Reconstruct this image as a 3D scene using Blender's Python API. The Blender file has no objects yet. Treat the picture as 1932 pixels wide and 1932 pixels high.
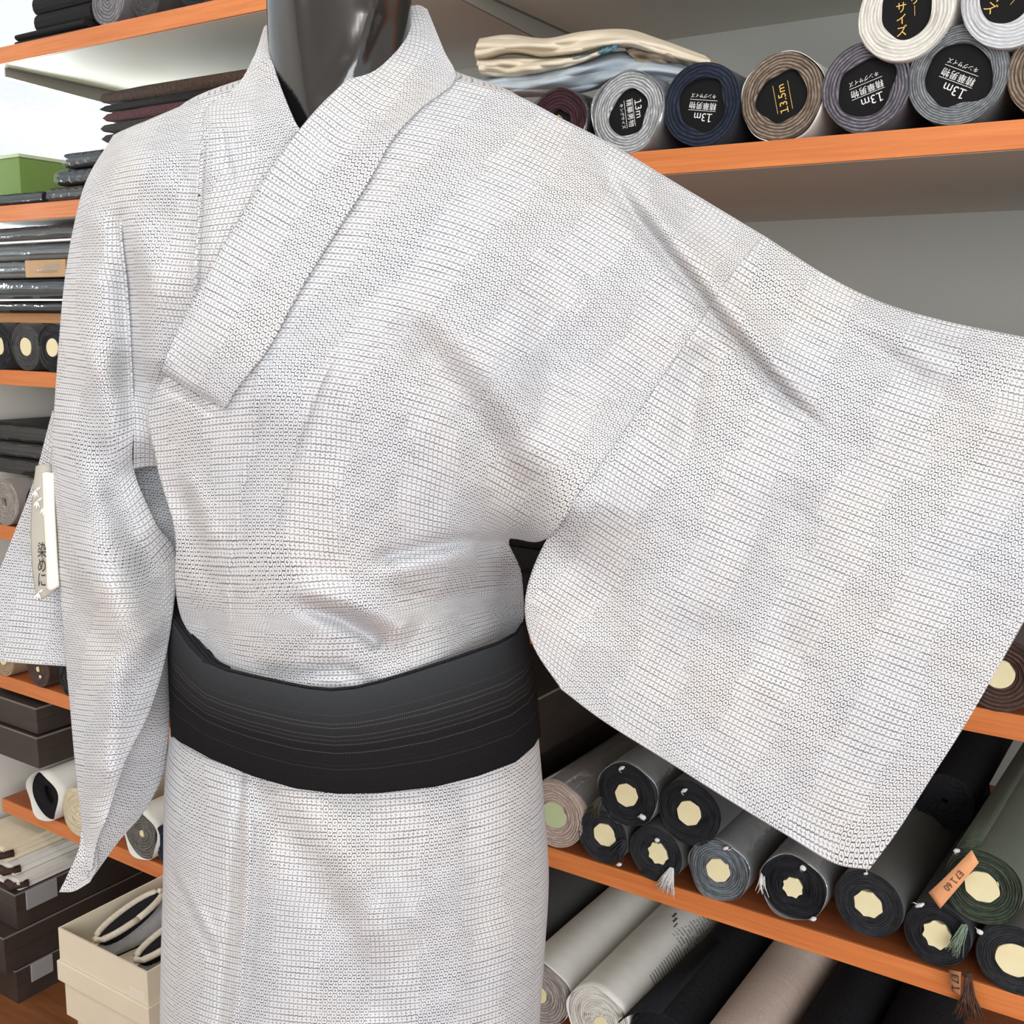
import bpy, bmesh, math, random
import numpy as np
from mathutils import Vector, Matrix

# ------------------------------------------------------------------ camera, world, light, exposure
F = 2050.0
def cam_axes(yaw, pitch, roll):
    cy, sy, cp, sp = math.cos(yaw), math.sin(yaw), math.cos(pitch), math.sin(pitch)
    f = np.array([sy*cp, cy*cp, sp]); r = np.array([cy, -sy, 0.0]); u = np.cross(r, f)
    c, s = math.cos(roll), math.sin(roll)
    return c*r+s*u, -s*r+c*u, f
RT, UP, FW = cam_axes(*[math.radians(a) for a in (-33.2, -9.64, 0.74)])
EYE = np.array([0.0, 0.0, 1.35])
scn = bpy.context.scene
cd = bpy.data.cameras.new('camera'); cam = bpy.data.objects.new('camera', cd)
scn.collection.objects.link(cam); scn.camera = cam
cd.sensor_width = 36.0; cd.lens = 36.0*F/1932.0; cd.clip_start = 0.02
M = Matrix.Identity(4)
for i, a in enumerate((RT, UP, -FW)):
    for j in range(3): M[j][i] = a[j]
for j in range(3): M[j][3] = EYE[j]
cam.matrix_world = M

scn.view_settings.view_transform = 'Standard'; scn.view_settings.look = 'None'
scn.view_settings.gamma = 1.0; scn.view_settings.use_curve_mapping = False
scn.view_settings.exposure = 0.2
wd = bpy.data.worlds.new('daylight'); scn.world = wd; wd.use_nodes = True
bg = wd.node_tree.nodes['Background']; bg.inputs[0].default_value = (0.98, 0.99, 1.0, 1); bg.inputs[1].default_value = 0.92

def area_light(name, loc, target, sx, sy, power, col=(1, 1, 1)):
    l = bpy.data.lights.new(name, 'AREA'); l.shape = 'RECTANGLE'; l.size = sx; l.size_y = sy; l.energy = power; l.color = col
    o = bpy.data.objects.new(name, l); scn.collection.objects.link(o); o.location = loc
    o.rotation_euler = (Vector(target)-Vector(loc)).to_track_quat('-Z', 'Y').to_euler()
    return o
area_light('front_fill', (2.5, -2.1, 1.72), (-0.5, 1.0, 1.15), 3.4, 1.9, 108, (0.98, 0.99, 1.0))  # unseen soft light behind the camera, added to fill shelves and neck
area_light('side_window_daylight', (-2.5, 1.35, 1.45), (-1.5, 1.4, 1.8), 0.8, 0.5, 50, (0.99, 0.99, 1.0))
area_light('overhead_fill', (-0.6, -0.2, 2.68), (-0.6, -0.2, 0), 1.3, 0.25, 14, (1.0, 0.97, 0.92))  # unseen overhead light, added as fill from above

# ------------------------------------------------------------------ helpers
C = scn.collection
rng = np.random.default_rng(7)
def ray(x, y): return FW + RT*((x-966.0)/F) - UP*((y-966.0)/F)
def at_depth(x, y, d): return EYE + ray(x, y)*d
def at_Y(x, y, Y):
    d = ray(x, y); return EYE + d*(Y/d[1])
def at_Z(x, y, Z):
    d = ray(x, y); return EYE + d*((Z-EYE[2])/d[2])
def vdir(): return np.array([0, 0, 1.0])

def link(name, me, mat=None, parent=None, smooth=False):
    o = bpy.data.objects.new(name, me); C.objects.link(o)
    if mat: me.materials.append(mat)
    if parent is not None: o.parent = parent
    if smooth: me.polygons.foreach_set('use_smooth', [True]*len(me.polygons))
    return o
def from_bm(name, bm, mat=None, parent=None, smooth=False):
    me = bpy.data.meshes.new(name); bm.normal_update(); bm.to_mesh(me); bm.free()
    return link(name, me, mat, parent, smooth)
def tag(o, label=None, cat=None, group=None, kind=None):
    if label: o['label'] = label
    if cat: o['category'] = cat
    if group: o['group'] = group
    if kind: o['kind'] = kind
    return o
def empty(name, loc=(0, 0, 0), rz=0.0):
    o = bpy.data.objects.new(name, None); C.objects.link(o); o.location = [float(v) for v in loc]; o.rotation_euler = (0, 0, rz)
    o.empty_display_size = 0.03
    return o
def add_box(bm, x0, x1, y0, y1, z0, z1, bev=0.0):
    r = bmesh.ops.create_cube(bm, size=1.0)
    vs = r['verts']
    for v in vs:
        v.co = Vector(((x0+x1)/2+v.co.x*(x1-x0), (y0+y1)/2+v.co.y*(y1-y0), (z0+z1)/2+v.co.z*(z1-z0)))
    if bev > 0:
        es = list({e for v in vs for e in v.link_edges})
        bmesh.ops.bevel(bm, geom=es, offset=bev, segments=2, affect='EDGES', profile=0.5)
    return vs
def box(name, x0, x1, y0, y1, z0, z1, mat, parent=None, bev=0.0):
    bm = bmesh.new(); add_box(bm, x0, x1, y0, y1, z0, z1, bev)
    return from_bm(name, bm, mat, parent)
def add_tube(bm, pts, r, n=8, r_end=None):
    pts = [Vector([float(c) for c in p]) for p in pts]; rings = []
    for i, p in enumerate(pts):
        t = (pts[min(i+1, len(pts)-1)]-pts[max(i-1, 0)]).normalized()
        a = t.orthogonal().normalized(); b = t.cross(a)
        rr = r if r_end is None else r+(r_end-r)*i/(len(pts)-1)
        rings.append([bm.verts.new(p+(a*math.cos(k*2*math.pi/n)+b*math.sin(k*2*math.pi/n))*rr) for k in range(n)])
    for A, B in zip(rings, rings[1:]):
        for k in range(n): bm.faces.new((A[k], A[(k+1) % n], B[(k+1) % n], B[k]))
    bm.faces.new(rings[0][::-1]); bm.faces.new(rings[-1])

# spline grid ------------------------------------------------------
def cr_axis(A, n):
    """Catmull-Rom upsampling of array A along axis 0 to n samples"""
    A = np.asarray(A, float); m = len(A)
    if m == 2:
        t = np.linspace(0, 1, n).reshape((-1,)+(1,)*(A.ndim-1)); return A[0]*(1-t)+A[1]*t
    E = np.concatenate([[2*A[0]-A[1]], A, [2*A[-1]-A[-2]]])
    s = np.linspace(0, m-1-1e-9, n); i = s.astype(int); t = (s-i).reshape((-1,)+(1,)*(A.ndim-1))
    p0, p1, p2, p3 = E[i], E[i+1], E[i+2], E[i+3]
    return 0.5*(2*p1+(p2-p0)*t+(2*p0-5*p1+4*p2-p3)*t**2+(3*p1-p0-3*p2+p3)*t**3)
def upsample(G, nv, nu):
    G = cr_axis(G, nv); return np.swapaxes(cr_axis(np.swapaxes(G, 0, 1), nu), 0, 1)
class TPS:
    def __init__(s, pts):
        P = np.array(pts, float); s.P = P[:, :2]/1000.0; n = len(P)
        K = s.k(s.P, s.P)+np.eye(n)*1e-5; Q = np.hstack([np.ones((n, 1)), s.P])
        A = np.block([[K, Q], [Q.T, np.zeros((3, 3))]]); s.w = np.linalg.solve(A, np.concatenate([P[:, 2], np.zeros(3)]))
    def k(s, a, b):
        r2 = ((a[:, None, :]-b[None, :, :])**2).sum(-1); return 0.5*r2*np.log(r2+1e-12)
    def __call__(s, x, y):
        sh = np.shape(x); q = np.stack([np.ravel(x), np.ravel(y)], 1)/1000.0
        return (s.k(q, s.P)@s.w[:-3]+np.hstack([np.ones((len(q), 1)), q])@s.w[-3:]).reshape(sh)
def seg_dist(X, Y, poly):
    best = np.full(X.shape, 1e9); side = np.zeros(X.shape); par = np.zeros(X.shape)
    n = len(poly)-1
    for i, ((x0, y0), (x1, y1)) in enumerate(zip(poly, poly[1:])):
        dx, dy = x1-x0, y1-y0; L = dx*dx+dy*dy
        t = np.clip(((X-x0)*dx+(Y-y0)*dy)/L, 0, 1)
        d = np.hypot(X-x0-t*dx, Y-y0-t*dy); m = d < best
        best = np.where(m, d, best); par = np.where(m, (i+t)/n, par)
        side = np.where(m, np.sign((X-x0)*dy-(Y-y0)*dx), side)
    return best, side, par
FOLDS = []
def fold(amp, w, *poly, kind='ridge'):
    FOLDS.append((amp*(1.55 if w > 12 else 1.25), w, poly, kind))
def fold_height(X, Y):
    h = np.zeros(X.shape)
    for amp, w, poly, kind in FOLDS:
        d, s, t = seg_dist(X, Y, poly)
        fade = np.clip(np.minimum(t, 1-t)*5+0.12, 0, 1)
        if kind == 'ridge': h += amp*np.exp(-(d/w)**2)*fade
        else: h += amp*np.tanh(s*d/(w*0.25))*np.exp(-(d/w)**2)*fade     # step
    return h
def wrinkle(X, Y):
    return 0.0009*np.sin(X*0.021+Y*0.017+np.sin(Y*0.011)*2)+0.0007*np.sin(X*0.037-Y*0.023+1.3+np.sin(X*0.009)*2)+0.0004*np.sin(X*0.071+Y*0.063)
def grid_mesh(name, W, mat, parent, close_u=False, thick=0.0, uv0=(0, 0), smooth=True, ucol=0.5, uvscale=1.0, subs=0):
    """W: (nv,nu,3) world points -> mesh with arc-length UVs"""
    nv, nu = W.shape[:2]
    verts = W.reshape(-1, 3); faces = []
    cu = nu if close_u else nu-1
    idx = np.arange(nv*nu).reshape(nv, nu)
    a = idx[:-1, :]; b = idx[1:, :]
    if close_u: a2 = np.roll(a, -1, 1); b2 = np.roll(b, -1, 1)
    else: a, a2, b, b2 = a[:, :-1], a[:, 1:], b[:, :-1], b[:, 1:]
    faces = np.stack([a, b, b2, a2], -1).reshape(-1, 4)
    me = bpy.data.meshes.new(name); me.from_pydata(verts.tolist(), [], faces.tolist())
    seg = np.linalg.norm(np.diff(W, axis=1), axis=2); su = np.concatenate([np.zeros((nv, 1)), np.cumsum(seg, 1)], 1)
    c = int(ucol*(nu-1)); su = su-su[:, c:c+1]
    sv = np.concatenate([[0], np.cumsum(np.linalg.norm(np.diff(W[:, c], axis=0), axis=1))])
    U = su*uvscale+uv0[0]; V = np.repeat(-sv[:, None], nu, 1)*uvscale+uv0[1]
    uv = np.stack([U, V], -1).reshape(-1, 2)
    lay = me.uv_layers.new(name='UVMap'); li = np.empty(len(me.loops), np.int32); me.loops.foreach_get('vertex_index', li)
    luv = uv[li]
    if close_u:   # unwrap the closing column
        width = su.max()*uvscale
        q = luv.reshape(-1, 4, 2); 
        bad = (q[:, :, 0].max(1)-q[:, :, 0].min(1)) > width*0.5
        for k in np.nonzero(bad)[0]:
            m = q[k, :, 0] < q[k, :, 0].mean(); q[k, m, 0] = q[k, ~m, 0].max()+0.01
        luv = q.reshape(-1, 2)
    lay.data.foreach_set('uv', luv.astype(np.float32).ravel())
    o = link(name, me, mat, parent, smooth)
    if thick:
        md = o.modifiers.new('thickness', 'SOLIDIFY'); md.thickness = thick; md.offset = 0.0
    return o
def px_world(PX, PY, D):
    X = (PX-966.0)/F; Y = (PY-966.0)/F
    return EYE + D[..., None]*(FW + X[..., None]*RT - Y[..., None]*UP)
def patch(name, rows, mat, parent, field, off=0.0, nv=120, nu=120, thick=0.0016, folds=True, uv0=(0, 0), ucol=0.5, offgrid=None, wr=1.0, xtra=None):
    G = upsample(np.array(rows, float)[..., :2], nv, nu); PX, PY = G[..., 0], G[..., 1]
    D = field(PX, PY)+off
    if offgrid is not None: D = D+upsample(np.array(offgrid, float)[..., None], nv, nu)[..., 0]
    if folds: D = D-fold_height(PX, PY)
    D = D-wr*wrinkle(PX, PY)
    if xtra is not None: D = D+xtra(np.linspace(0, 1, nv)[:, None], np.linspace(0, 1, nu)[None, :])
    return grid_mesh(name, px_world(PX, PY, D), mat, parent, thick=thick, uv0=uv0, ucol=ucol)
def loop_rows(rows, nv, nu, pR=1.0, pL=1.0, xtra=None, edges=None):
    """closed rings round the figure: rows (xL,yL,xR,yR,yC,dC,dS,dB)"""
    R = cr_axis(np.array(rows, float), nv); th = np.linspace(-math.pi, math.pi, nu, endpoint=False)
    s, c = np.sin(th), np.cos(th)
    xL, yL, xR, yR, yC, dC, dS, dB = [R[:, i:i+1] for i in range(8)]
    PX = (xL+xR)/2+(xR-xL)/2*s
    if np.ndim(pR): pR = cr_axis(np.array(pR, float), nv)[:, None]
    f = np.clip(c, 0, 1); f = np.where(s > 0, f**pR, f**pL); b = np.clip(-c, 0, 1)
    yS = (yL+yR)/2+(yR-yL)/2*s; yM = (yL+yR)/2
    PY = yS+(yC-yM)*f-(yC-yM)*0.8*b
    if edges:     # front half follows the belt's upper and lower outline
        et, eb = [np.array(e, float) for e in edges]; w = np.clip(c*6, 0, 1)*np.ones_like(PX); t = np.linspace(0, 1, nv)[:, None]
        u = (s*np.ones_like(PX)+1)/2
        yt = np.interp(u, (et[:, 0]-et[0, 0])/(et[-1, 0]-et[0, 0]), et[:, 1]); yb = np.interp(u, (eb[:, 0]-eb[0, 0])/(eb[-1, 0]-eb[0, 0]), eb[:, 1])
        PY = PY*(1-w)+(yt*(1-t)+yb*t)*w
    D = dS-(dS-dC)*f+(dB-dS)*b
    if xtra is not None: D = D+xtra(PX, PY, f)
    return px_world(PX, PY, D)

# ------------------------------------------------------------------ materials
def new_mat(name, col=(0.5, 0.5, 0.5), rough=0.6, spec=0.5, metal=0.0, sheen=0.0):
    m = bpy.data.materials.new(name); m.use_nodes = True
    b = m.node_tree.nodes['Principled BSDF']
    b.inputs['Base Color'].default_value = (*col, 1); b.inputs['Roughness'].default_value = rough
    b.inputs['Specular IOR Level'].default_value = spec; b.inputs['Metallic'].default_value = metal
    if sheen: b.inputs['Sheen Weight'].default_value = sheen
    return m
class N:
    def __init__(s, m): s.nt = m.node_tree; s.b = s.nt.nodes['Principled BSDF']
    def node(s, t, **kw):
        n = s.nt.nodes.new(t)
        for k, v in kw.items(): setattr(n, k, v)
        return n
    def put(s, sock, v):
        if isinstance(v, bpy.types.NodeSocket): s.nt.links.new(v, sock)
        elif v is not None: sock.default_value = v
    def math(s, op, a, b=None, c=None):
        n = s.node('ShaderNodeMath', operation=op)
        for i, v in enumerate((a, b, c)): s.put(n.inputs[i], v)
        return n.outputs[0]
    def vm(s, op, a, b=None, c=None):
        n = s.node('ShaderNodeVectorMath', operation=op)
        for i, v in enumerate((a, b, c)):
            if v is not None: s.put(n.inputs[i], v)
        return n.outputs['Value'] if op in ('DOT_PRODUCT', 'LENGTH') else n.outputs[0]
    def mix(s, fac, a, b):
        n = s.node('ShaderNodeMix', data_type='RGBA'); s.put(n.inputs[0], fac); s.put(n.inputs[6], a); s.put(n.inputs[7], b); return n.outputs[2]
    def mixf(s, fac, a, b):
        n = s.node('ShaderNodeMix', data_type='FLOAT'); s.put(n.inputs[0], fac); s.put(n.inputs[2], a); s.put(n.inputs[3], b); return n.outputs[0]
    def noise(s, vec, scale, detail=2.0, rough=0.5, out=0):
        n = s.node('ShaderNodeTexNoise'); s.put(n.inputs['Vector'], vec); n.inputs['Scale'].default_value = scale
        n.inputs['Detail'].default_value = detail; n.inputs['Roughness'].default_value = rough; return n.outputs[out]
    def ramp(s, fac, stops):
        n = s.node('ShaderNodeValToRGB'); s.put(n.inputs[0], fac); e = n.color_ramp.elements
        while len(e) < len(stops): e.new(0.5)
        for q, (p, c) in zip(e, stops): q.position = p; q.color = (*c, 1)
        return n.outputs[0]
    def bump(s, h, strength=0.3, dist=0.001):
        n = s.node('ShaderNodeBump'); n.inputs['Strength'].default_value = strength; n.inputs['Distance'].default_value = dist
        s.put(n.inputs['Height'], h); s.nt.links.new(n.outputs[0], s.b.inputs['Normal'])
    def coord(s, which): return s.node('ShaderNodeTexCoord').outputs[which]
    def sep(s, v):
        n = s.node('ShaderNodeSeparateXYZ'); s.put(n.inputs[0], v); return n.outputs
    def comb(s, x, y, z=0.0):
        n = s.node('ShaderNodeCombineXYZ'); s.put(n.inputs[0], x); s.put(n.inputs[1], y); s.put(n.inputs[2], z); return n.outputs[0]
    def smooth(s, v, lo, hi):
        n = s.node('ShaderNodeMapRange', interpolation_type='SMOOTHSTEP'); s.put(n.inputs[0], v); n.inputs[1].default_value = lo; n.inputs[2].default_value = hi; return n.outputs[0]

def kimono_mat():
    m = new_mat('kimono_cloth', (0.75, 0.75, 0.77), 0.85, 0.2, sheen=0.15); n = N(m)
    uv0 = n.coord('UV')
    nz = n.noise(uv0, 90.0, 2.0, out=1)
    uv = n.vm('ADD', uv0, n.vm('MULTIPLY', n.vm('SUBTRACT', nz, (0.5, 0.5, 0.5)), (0.0011, 0.0011, 0)))
    S = 0.0057; SX = 0.84
    p = n.vm('MULTIPLY', uv, (1/(S*SX), 1/S, 0))
    r = (1.7320508, 1.0, 1.0); h = tuple(v/2 for v in r); nh = tuple(-v for v in h)
    def wrap(v):
        q = n.node('ShaderNodeVectorMath', operation='WRAP'); n.put(q.inputs[0], v); n.put(q.inputs[1], h); n.put(q.inputs[2], nh); return q.outputs[0]
    a = n.vm('MULTIPLY', wrap(p), (1, 1, 0)); b = n.vm('MULTIPLY', wrap(n.vm('ADD', p, h)), (1, 1, 0))
    pick = n.math('LESS_THAN', n.vm('DOT_PRODUCT', a, a), n.vm('DOT_PRODUCT', b, b))
    g = n.vm('ABSOLUTE', n.vm('ADD', n.vm('SCALE', a), n.vm('SCALE', b)))
    # scale nodes need their factor sockets
    add = g.node.inputs[0].links[0].from_node
    sa = add.inputs[0].links[0].from_node; sb = add.inputs[1].links[0].from_node
    n.put(sa.inputs['Scale'], pick); n.put(sb.inputs['Scale'], n.math('SUBTRACT', 1.0, pick))
    gx, gy, _ = n.sep(g)
    slope = n.math('ADD', n.math('MULTIPLY', gx, 0.8660254), n.math('MULTIPLY', gy, 0.5))
    hexh = n.smooth(gy, 0.400, 0.458); hexs = n.smooth(slope, 0.428, 0.480)
    ring = n.math('MAXIMUM', hexh, n.math('MULTIPLY', hexs, 0.95))
    plus = n.math('MAXIMUM', n.math('MULTIPLY', n.smooth(gx, 0.09, 0.03), n.smooth(gy, 0.27, 0.20)),
                  n.math('MULTIPLY', n.smooth(gy, 0.08, 0.03), n.smooth(gx, 0.29, 0.22)))
    hexm = n.math('MAXIMUM', ring, n.math('MULTIPLY', plus, 0.8))
    # woven cross grid
    x, y, _ = n.sep(p)
    def wave(v, per, ph=0.0): return n.math('ABSOLUTE', n.math('WRAP', n.math('ADD', v, ph), per/2, -per/2))
    wob = n.math('MULTIPLY', n.math('SINE', n.math('MULTIPLY', x, 7.2552)), 0.045)
    yy = n.math('ADD', y, wob)
    l1 = n.smooth(wave(yy, 1.0, 0.5), 0.105, 0.04)
    l2 = n.math('MULTIPLY', n.smooth(wave(yy, 1.0), 0.09, 0.03), n.smooth(wave(x, 0.8660254), 0.34, 0.24))
    l3 = n.math('MULTIPLY', n.smooth(wave(x, 0.8660254), 0.10, 0.04), 0.62)
    l4 = n.math('MULTIPLY', n.math('MULTIPLY', n.smooth(wave(x, 0.8660254, 0.4330127), 0.10, 0.04), n.smooth(wave(y, 1.0, 0.5), 0.26, 0.18)), 0.5)
    gridm = n.math('MULTIPLY', n.math('MAXIMUM', n.math('MAXIMUM', l1, n.math('MULTIPLY', l2, 0.9)), n.math('MAXIMUM', l3, l4)), 0.78)
    # bands of the two weaves, running with the grain and stepping sideways
    U, V, _ = n.sep(uv0)
    step = n.math('SUBTRACT', n.noise(n.comb(n.math('MULTIPLY', n.math('FLOOR', n.math('DIVIDE', U, 0.1)), 3.7), n.math('FLOOR', n.math('DIVIDE', V, 0.019))), 0.37, 1.0), 0.5)
    band = n.math('WRAP', n.math('ADD', U, n.math('MULTIPLY', step, 0.055)), 0.092, 0.0)
    zone = n.math('MULTIPLY', n.smooth(band, 0.0, 0.004), n.smooth(band, 0.050, 0.046))
    lines = n.mixf(zone, gridm, hexm)
    wear = n.noise(uv0, 260.0, 3.0, 0.7); wear2 = n.noise(n.vm('MULTIPLY', uv0, (30.0, 150.0, 0)), 1.0, 3.0, 0.6)
    dens = n.math('ADD', n.math('MULTIPLY', n.smooth(wear, 0.25, 0.62), 0.35), n.math('ADD', 0.60, n.math('MULTIPLY', n.smooth(wear2, 0.35, 0.7), 0.36)))
    lines = n.math('MULTIPLY', lines, dens)
    tint = n.ramp(n.noise(uv0, 7.0, 2.0), [(0.3, (0.60, 0.625, 0.665)), (0.5, (0.63, 0.642, 0.665)), (0.7, (0.655, 0.65, 0.642))])
    slub = n.smooth(n.noise(n.vm('MULTIPLY', uv0, (90, 420, 0)), 1.0, 1.0), 0.80, 0.86)
    lines = n.math('MAXIMUM', lines, n.math('MULTIPLY', slub, 0.9))
    col = n.mix(lines, tint, (0.05, 0.055, 0.068, 1))
    n.put(n.b.inputs['Base Color'], col)
    n.bump(n.math('ADD', n.math('MULTIPLY', lines, -0.6), n.math('MULTIPLY', n.noise(uv0, 900.0, 2.0), 0.5)), 0.18, 0.0006)
    return m
def wood_mat(name, base, dark):
    m = new_mat(name, base, 0.45, 0.4); n = N(m); o = n.coord('Object')
    st = n.vm('MULTIPLY', o, (6.0, 60.0, 220.0))
    g = n.noise(st, 1.0, 4.0, 0.6); g2 = n.noise(n.vm('MULTIPLY', o, (2.0, 14.0, 30.0)), 1.0, 2.0)
    f = n.math('ADD', n.math('MULTIPLY', g, 0.6), n.math('MULTIPLY', g2, 0.4))
    n.put(n.b.inputs['Base Color'], n.ramp(f, [(0.3, dark), (0.62, base)])); n.bump(g, 0.08, 0.0005); return m
def noisy(name, c1, c2, scale, rough=0.7, bump=0.1, spec=0.4, sc=(1, 1, 1), sheen=0.0):
    m = new_mat(name, c1, rough, spec, sheen=sheen); n = N(m); o = n.vm('MULTIPLY', n.coord('Object'), sc)
    f = n.noise(o, scale, 3.0, 0.6)
    n.put(n.b.inputs['Base Color'], n.ramp(f, [(0.3, c1), (0.7, c2)]))
    if bump: n.bump(f, bump, 0.001)
    return m
def roll_mat(name, dark, light, rings=260.0, weave=0.25, rough=0.85, side_gain=0.45, side=None):
    """rolled cloth: layered spiral on the end, fine weave along the side (local axis = Y)"""
    side_ = side; m = new_mat(name, dark, rough, 0.25, sheen=0.1); n = N(m); o = n.coord('Object'); x, y, z = n.sep(o)
    rad = n.math('SQRT', n.math('ADD', n.math('MULTIPLY', x, x), n.math('MULTIPLY', z, z)))
    ang = n.math('ARCTAN2', z, x)
    w = n.noise(o, 45.0, 2.0); ph = n.math('ADD', n.math('MULTIPLY', rad, rings*6.2832), n.math('ADD', ang, n.math('MULTIPLY', w, 8.0)))
    s = n.math('ADD', n.math('MULTIPLY', n.math('SINE', ph), 0.5), 0.5)
    fine = n.noise(n.vm('MULTIPLY', o, (700, 700, 700)), 1.0, 2.0)
    geo = n.node('ShaderNodeNewGeometry'); tn = n.node('ShaderNodeTexCoord').outputs['Normal']; ny = n.math('ABSOLUTE', n.sep(tn)[1])
    face = n.smooth(ny, 0.25, 0.7)
    side = n.math('ADD', n.math('MULTIPLY', fine, 0.8), n.math('MULTIPLY', n.noise(n.vm('MULTIPLY', o, (20, 400, 20)), 1.0, 2.0), 0.4))
    f = n.mixf(face, n.math('MULTIPLY', side, side_gain), n.math('ADD', n.math('MULTIPLY', n.math('MULTIPLY', s, n.noise(o, 160.0, 2.0)), 1.1), n.math('MULTIPLY', fine, weave)))
    cc = n.mix(f, (*dark, 1), (*light, 1))
    if side_: cc = n.mix(face, n.mix(f, (*side_[0], 1), (*side_[1], 1)), cc)
    n.put(n.b.inputs['Base Color'], cc)
    n.bump(n.mixf(face, fine, s), 0.5, 0.0012); return m
def film_mat(name, tint=(0.85, 0.88, 0.9), fac=0.22, rough=0.12, milk=0.0):
    m = bpy.data.materials.new(name); m.use_nodes = True; nt = m.node_tree; nt.nodes.clear()
    o = nt.nodes.new('ShaderNodeOutputMaterial'); mx = nt.nodes.new('ShaderNodeMixShader'); t = nt.nodes.new('ShaderNodeBsdfTransparent'); g = nt.nodes.new('ShaderNodeBsdfGlossy')
    t.inputs[0].default_value = (*tint, 1); g.inputs['Roughness'].default_value = rough; g.inputs[0].default_value = (0.9, 0.92, 0.95, 1)
    tc = nt.nodes.new('ShaderNodeTexCoord'); nz = nt.nodes.new('ShaderNodeTexNoise'); nz.inputs['Scale'].default_value = 60
    bp = nt.nodes.new('ShaderNodeBump'); bp.inputs['Strength'].default_value = 0.5; bp.inputs['Distance'].default_value = 0.004
    lk = nt.links.new; lk(tc.outputs['Object'], nz.inputs['Vector']); lk(nz.outputs[0], bp.inputs['Height']); lk(bp.outputs[0], g.inputs['Normal'])
    mx.inputs[0].default_value = fac; lk(t.outputs[0], mx.inputs[1]); lk(g.outputs[0], mx.inputs[2])
    if milk:
        m2 = nt.nodes.new('ShaderNodeMixShader'); df = nt.nodes.new('ShaderNodeBsdfDiffuse'); df.inputs[0].default_value = (0.72, 0.74, 0.76, 1); m2.inputs[0].default_value = milk
        lk(mx.outputs[0], m2.inputs[1]); lk(df.outputs[0], m2.inputs[2]); lk(m2.outputs[0], o.inputs[0])
    else: lk(mx.outputs[0], o.inputs[0])
    return m
def lin(r, g, b): return tuple(((c/255+0.055)/1.055)**2.4 if c > 10 else c/255/12.92 for c in (r, g, b))

KIM = kimono_mat()
WOOD = wood_mat('cherry_wood_edge', lin(222, 137, 78), lin(192, 106, 54))
WOODTOP = wood_mat('cherry_wood_top', lin(176, 100, 58), lin(146, 78, 42))
LAM = noisy('grey_laminate', lin(214, 215, 202), lin(220, 221, 208), 4.0, 0.5, 0.02)
WALL = noisy('grey_wall', lin(182, 185, 180), lin(188, 190, 185), 3.0, 0.8, 0.03)
WHITEWALL = noisy('off_white_paint', lin(225, 223, 216), lin(232, 230, 224), 3.0, 0.8, 0.03)
FLOORM = wood_mat('brown_wood_floor', lin(150, 96, 58), lin(112, 66, 38))
STEEL = new_mat('grey_painted_steel', lin(140, 136, 126), 0.5)
GLOSSBLACK = new_mat('gloss_black', (0.006, 0.006, 0.007), 0.16, 1.0)
BLACK = noisy('black_cloth', (0.008, 0.008, 0.010), (0.018, 0.018, 0.022), 300, 0.9, 0.2, 0.2)
CREAM = noisy('cream_core_paper', lin(232, 222, 178), lin(240, 232, 192), 30, 0.8, 0.03)
GREENCORE = new_mat('pale_green_core', lin(188, 204, 160), 0.7)
LABEL = new_mat('black_label_card', (0.007, 0.007, 0.008), 0.7, .15)
WTXT = new_mat('white_print', lin(225, 225, 225), 0.6)
GTXT = new_mat('gold_print', lin(226, 186, 92), 0.45, metal=0.2)
KTXT = new_mat('black_ink', (0.012, 0.011, 0.010), 0.7)
FILM = film_mat('clear_film', fac=0.12); FILMD = film_mat('grey_film', (0.80, 0.82, 0.83), 0.26, milk=0.16)
PAPER = noisy('white_wrap_paper', lin(228, 228, 222), lin(236, 235, 229), 40, 0.6, 0.15)
DARKBOX = noisy('dark_brown_board', lin(56, 48, 44), lin(66, 57, 52), 20, 0.45, 0.05)
DARKRIM = new_mat('grey_board_edge', lin(120, 114, 108), 0.6)
GREYTAB = new_mat('grey_plastic_tab', lin(150, 150, 152), 0.5)
IVORY = noisy('ivory_card', lin(222, 213, 190), lin(228, 219, 197), 8, 0.75, 0.04)
FUR = noisy('cream_fleece', lin(214, 204, 186), lin(232, 224, 208), 200, 0.95, 0.6)
THREAD = new_mat('white_thread', lin(225, 225, 225), 0.8)

# ------------------------------------------------------------------ setting
XL, XR = -2.12, 2.6
FRONT = 1.2; BACKW = 1.78; BACKU = 1.645
def struct(o): o['kind'] = 'structure'; return o
struct(box('floor', XL-0.4, XR, -3.2, 2.0, -0.06, 0.0, FLOORM))
struct(box('ceiling', XL-0.2, XR, -3.2, 2.0, 2.72, 2.8, WHITEWALL))
struct(box('wall_back', XL, XR, BACKW, 1.95, 0.0, 2.72, WALL))
bm = bmesh.new()   # left wall with a window opening
WY0, WY1, WZ0, WZ1 = 0.55, 1.66, 1.42, 2.45
add_box(bm, XL-0.1, XL, -3.2, 1.95, 0.0, WZ0); add_box(bm, XL-0.1, XL, -3.2, 1.95, WZ1, 2.72)
add_box(bm, XL-0.1, XL, -3.2, WY0, WZ0, WZ1); add_box(bm, XL-0.1, XL, WY1, 1.95, WZ0, WZ1)
struct(from_bm('wall_left', bm, WHITEWALL))
wf = bmesh.new()
for a in ((WY0, WY0+0.03), (WY1-0.03, WY1)): add_box(wf, XL-0.06, XL-0.02, a[0], a[1], WZ0, WZ1)
for a in ((WZ0, WZ0+0.03), (WZ1-0.03, WZ1)): add_box(wf, XL-0.06, XL-0.02, WY0, WY1, a[0], a[1])
win = struct(from_bm('window_1', wf, new_mat('white_window_frame', lin(235, 238, 240), 0.4)))
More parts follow.
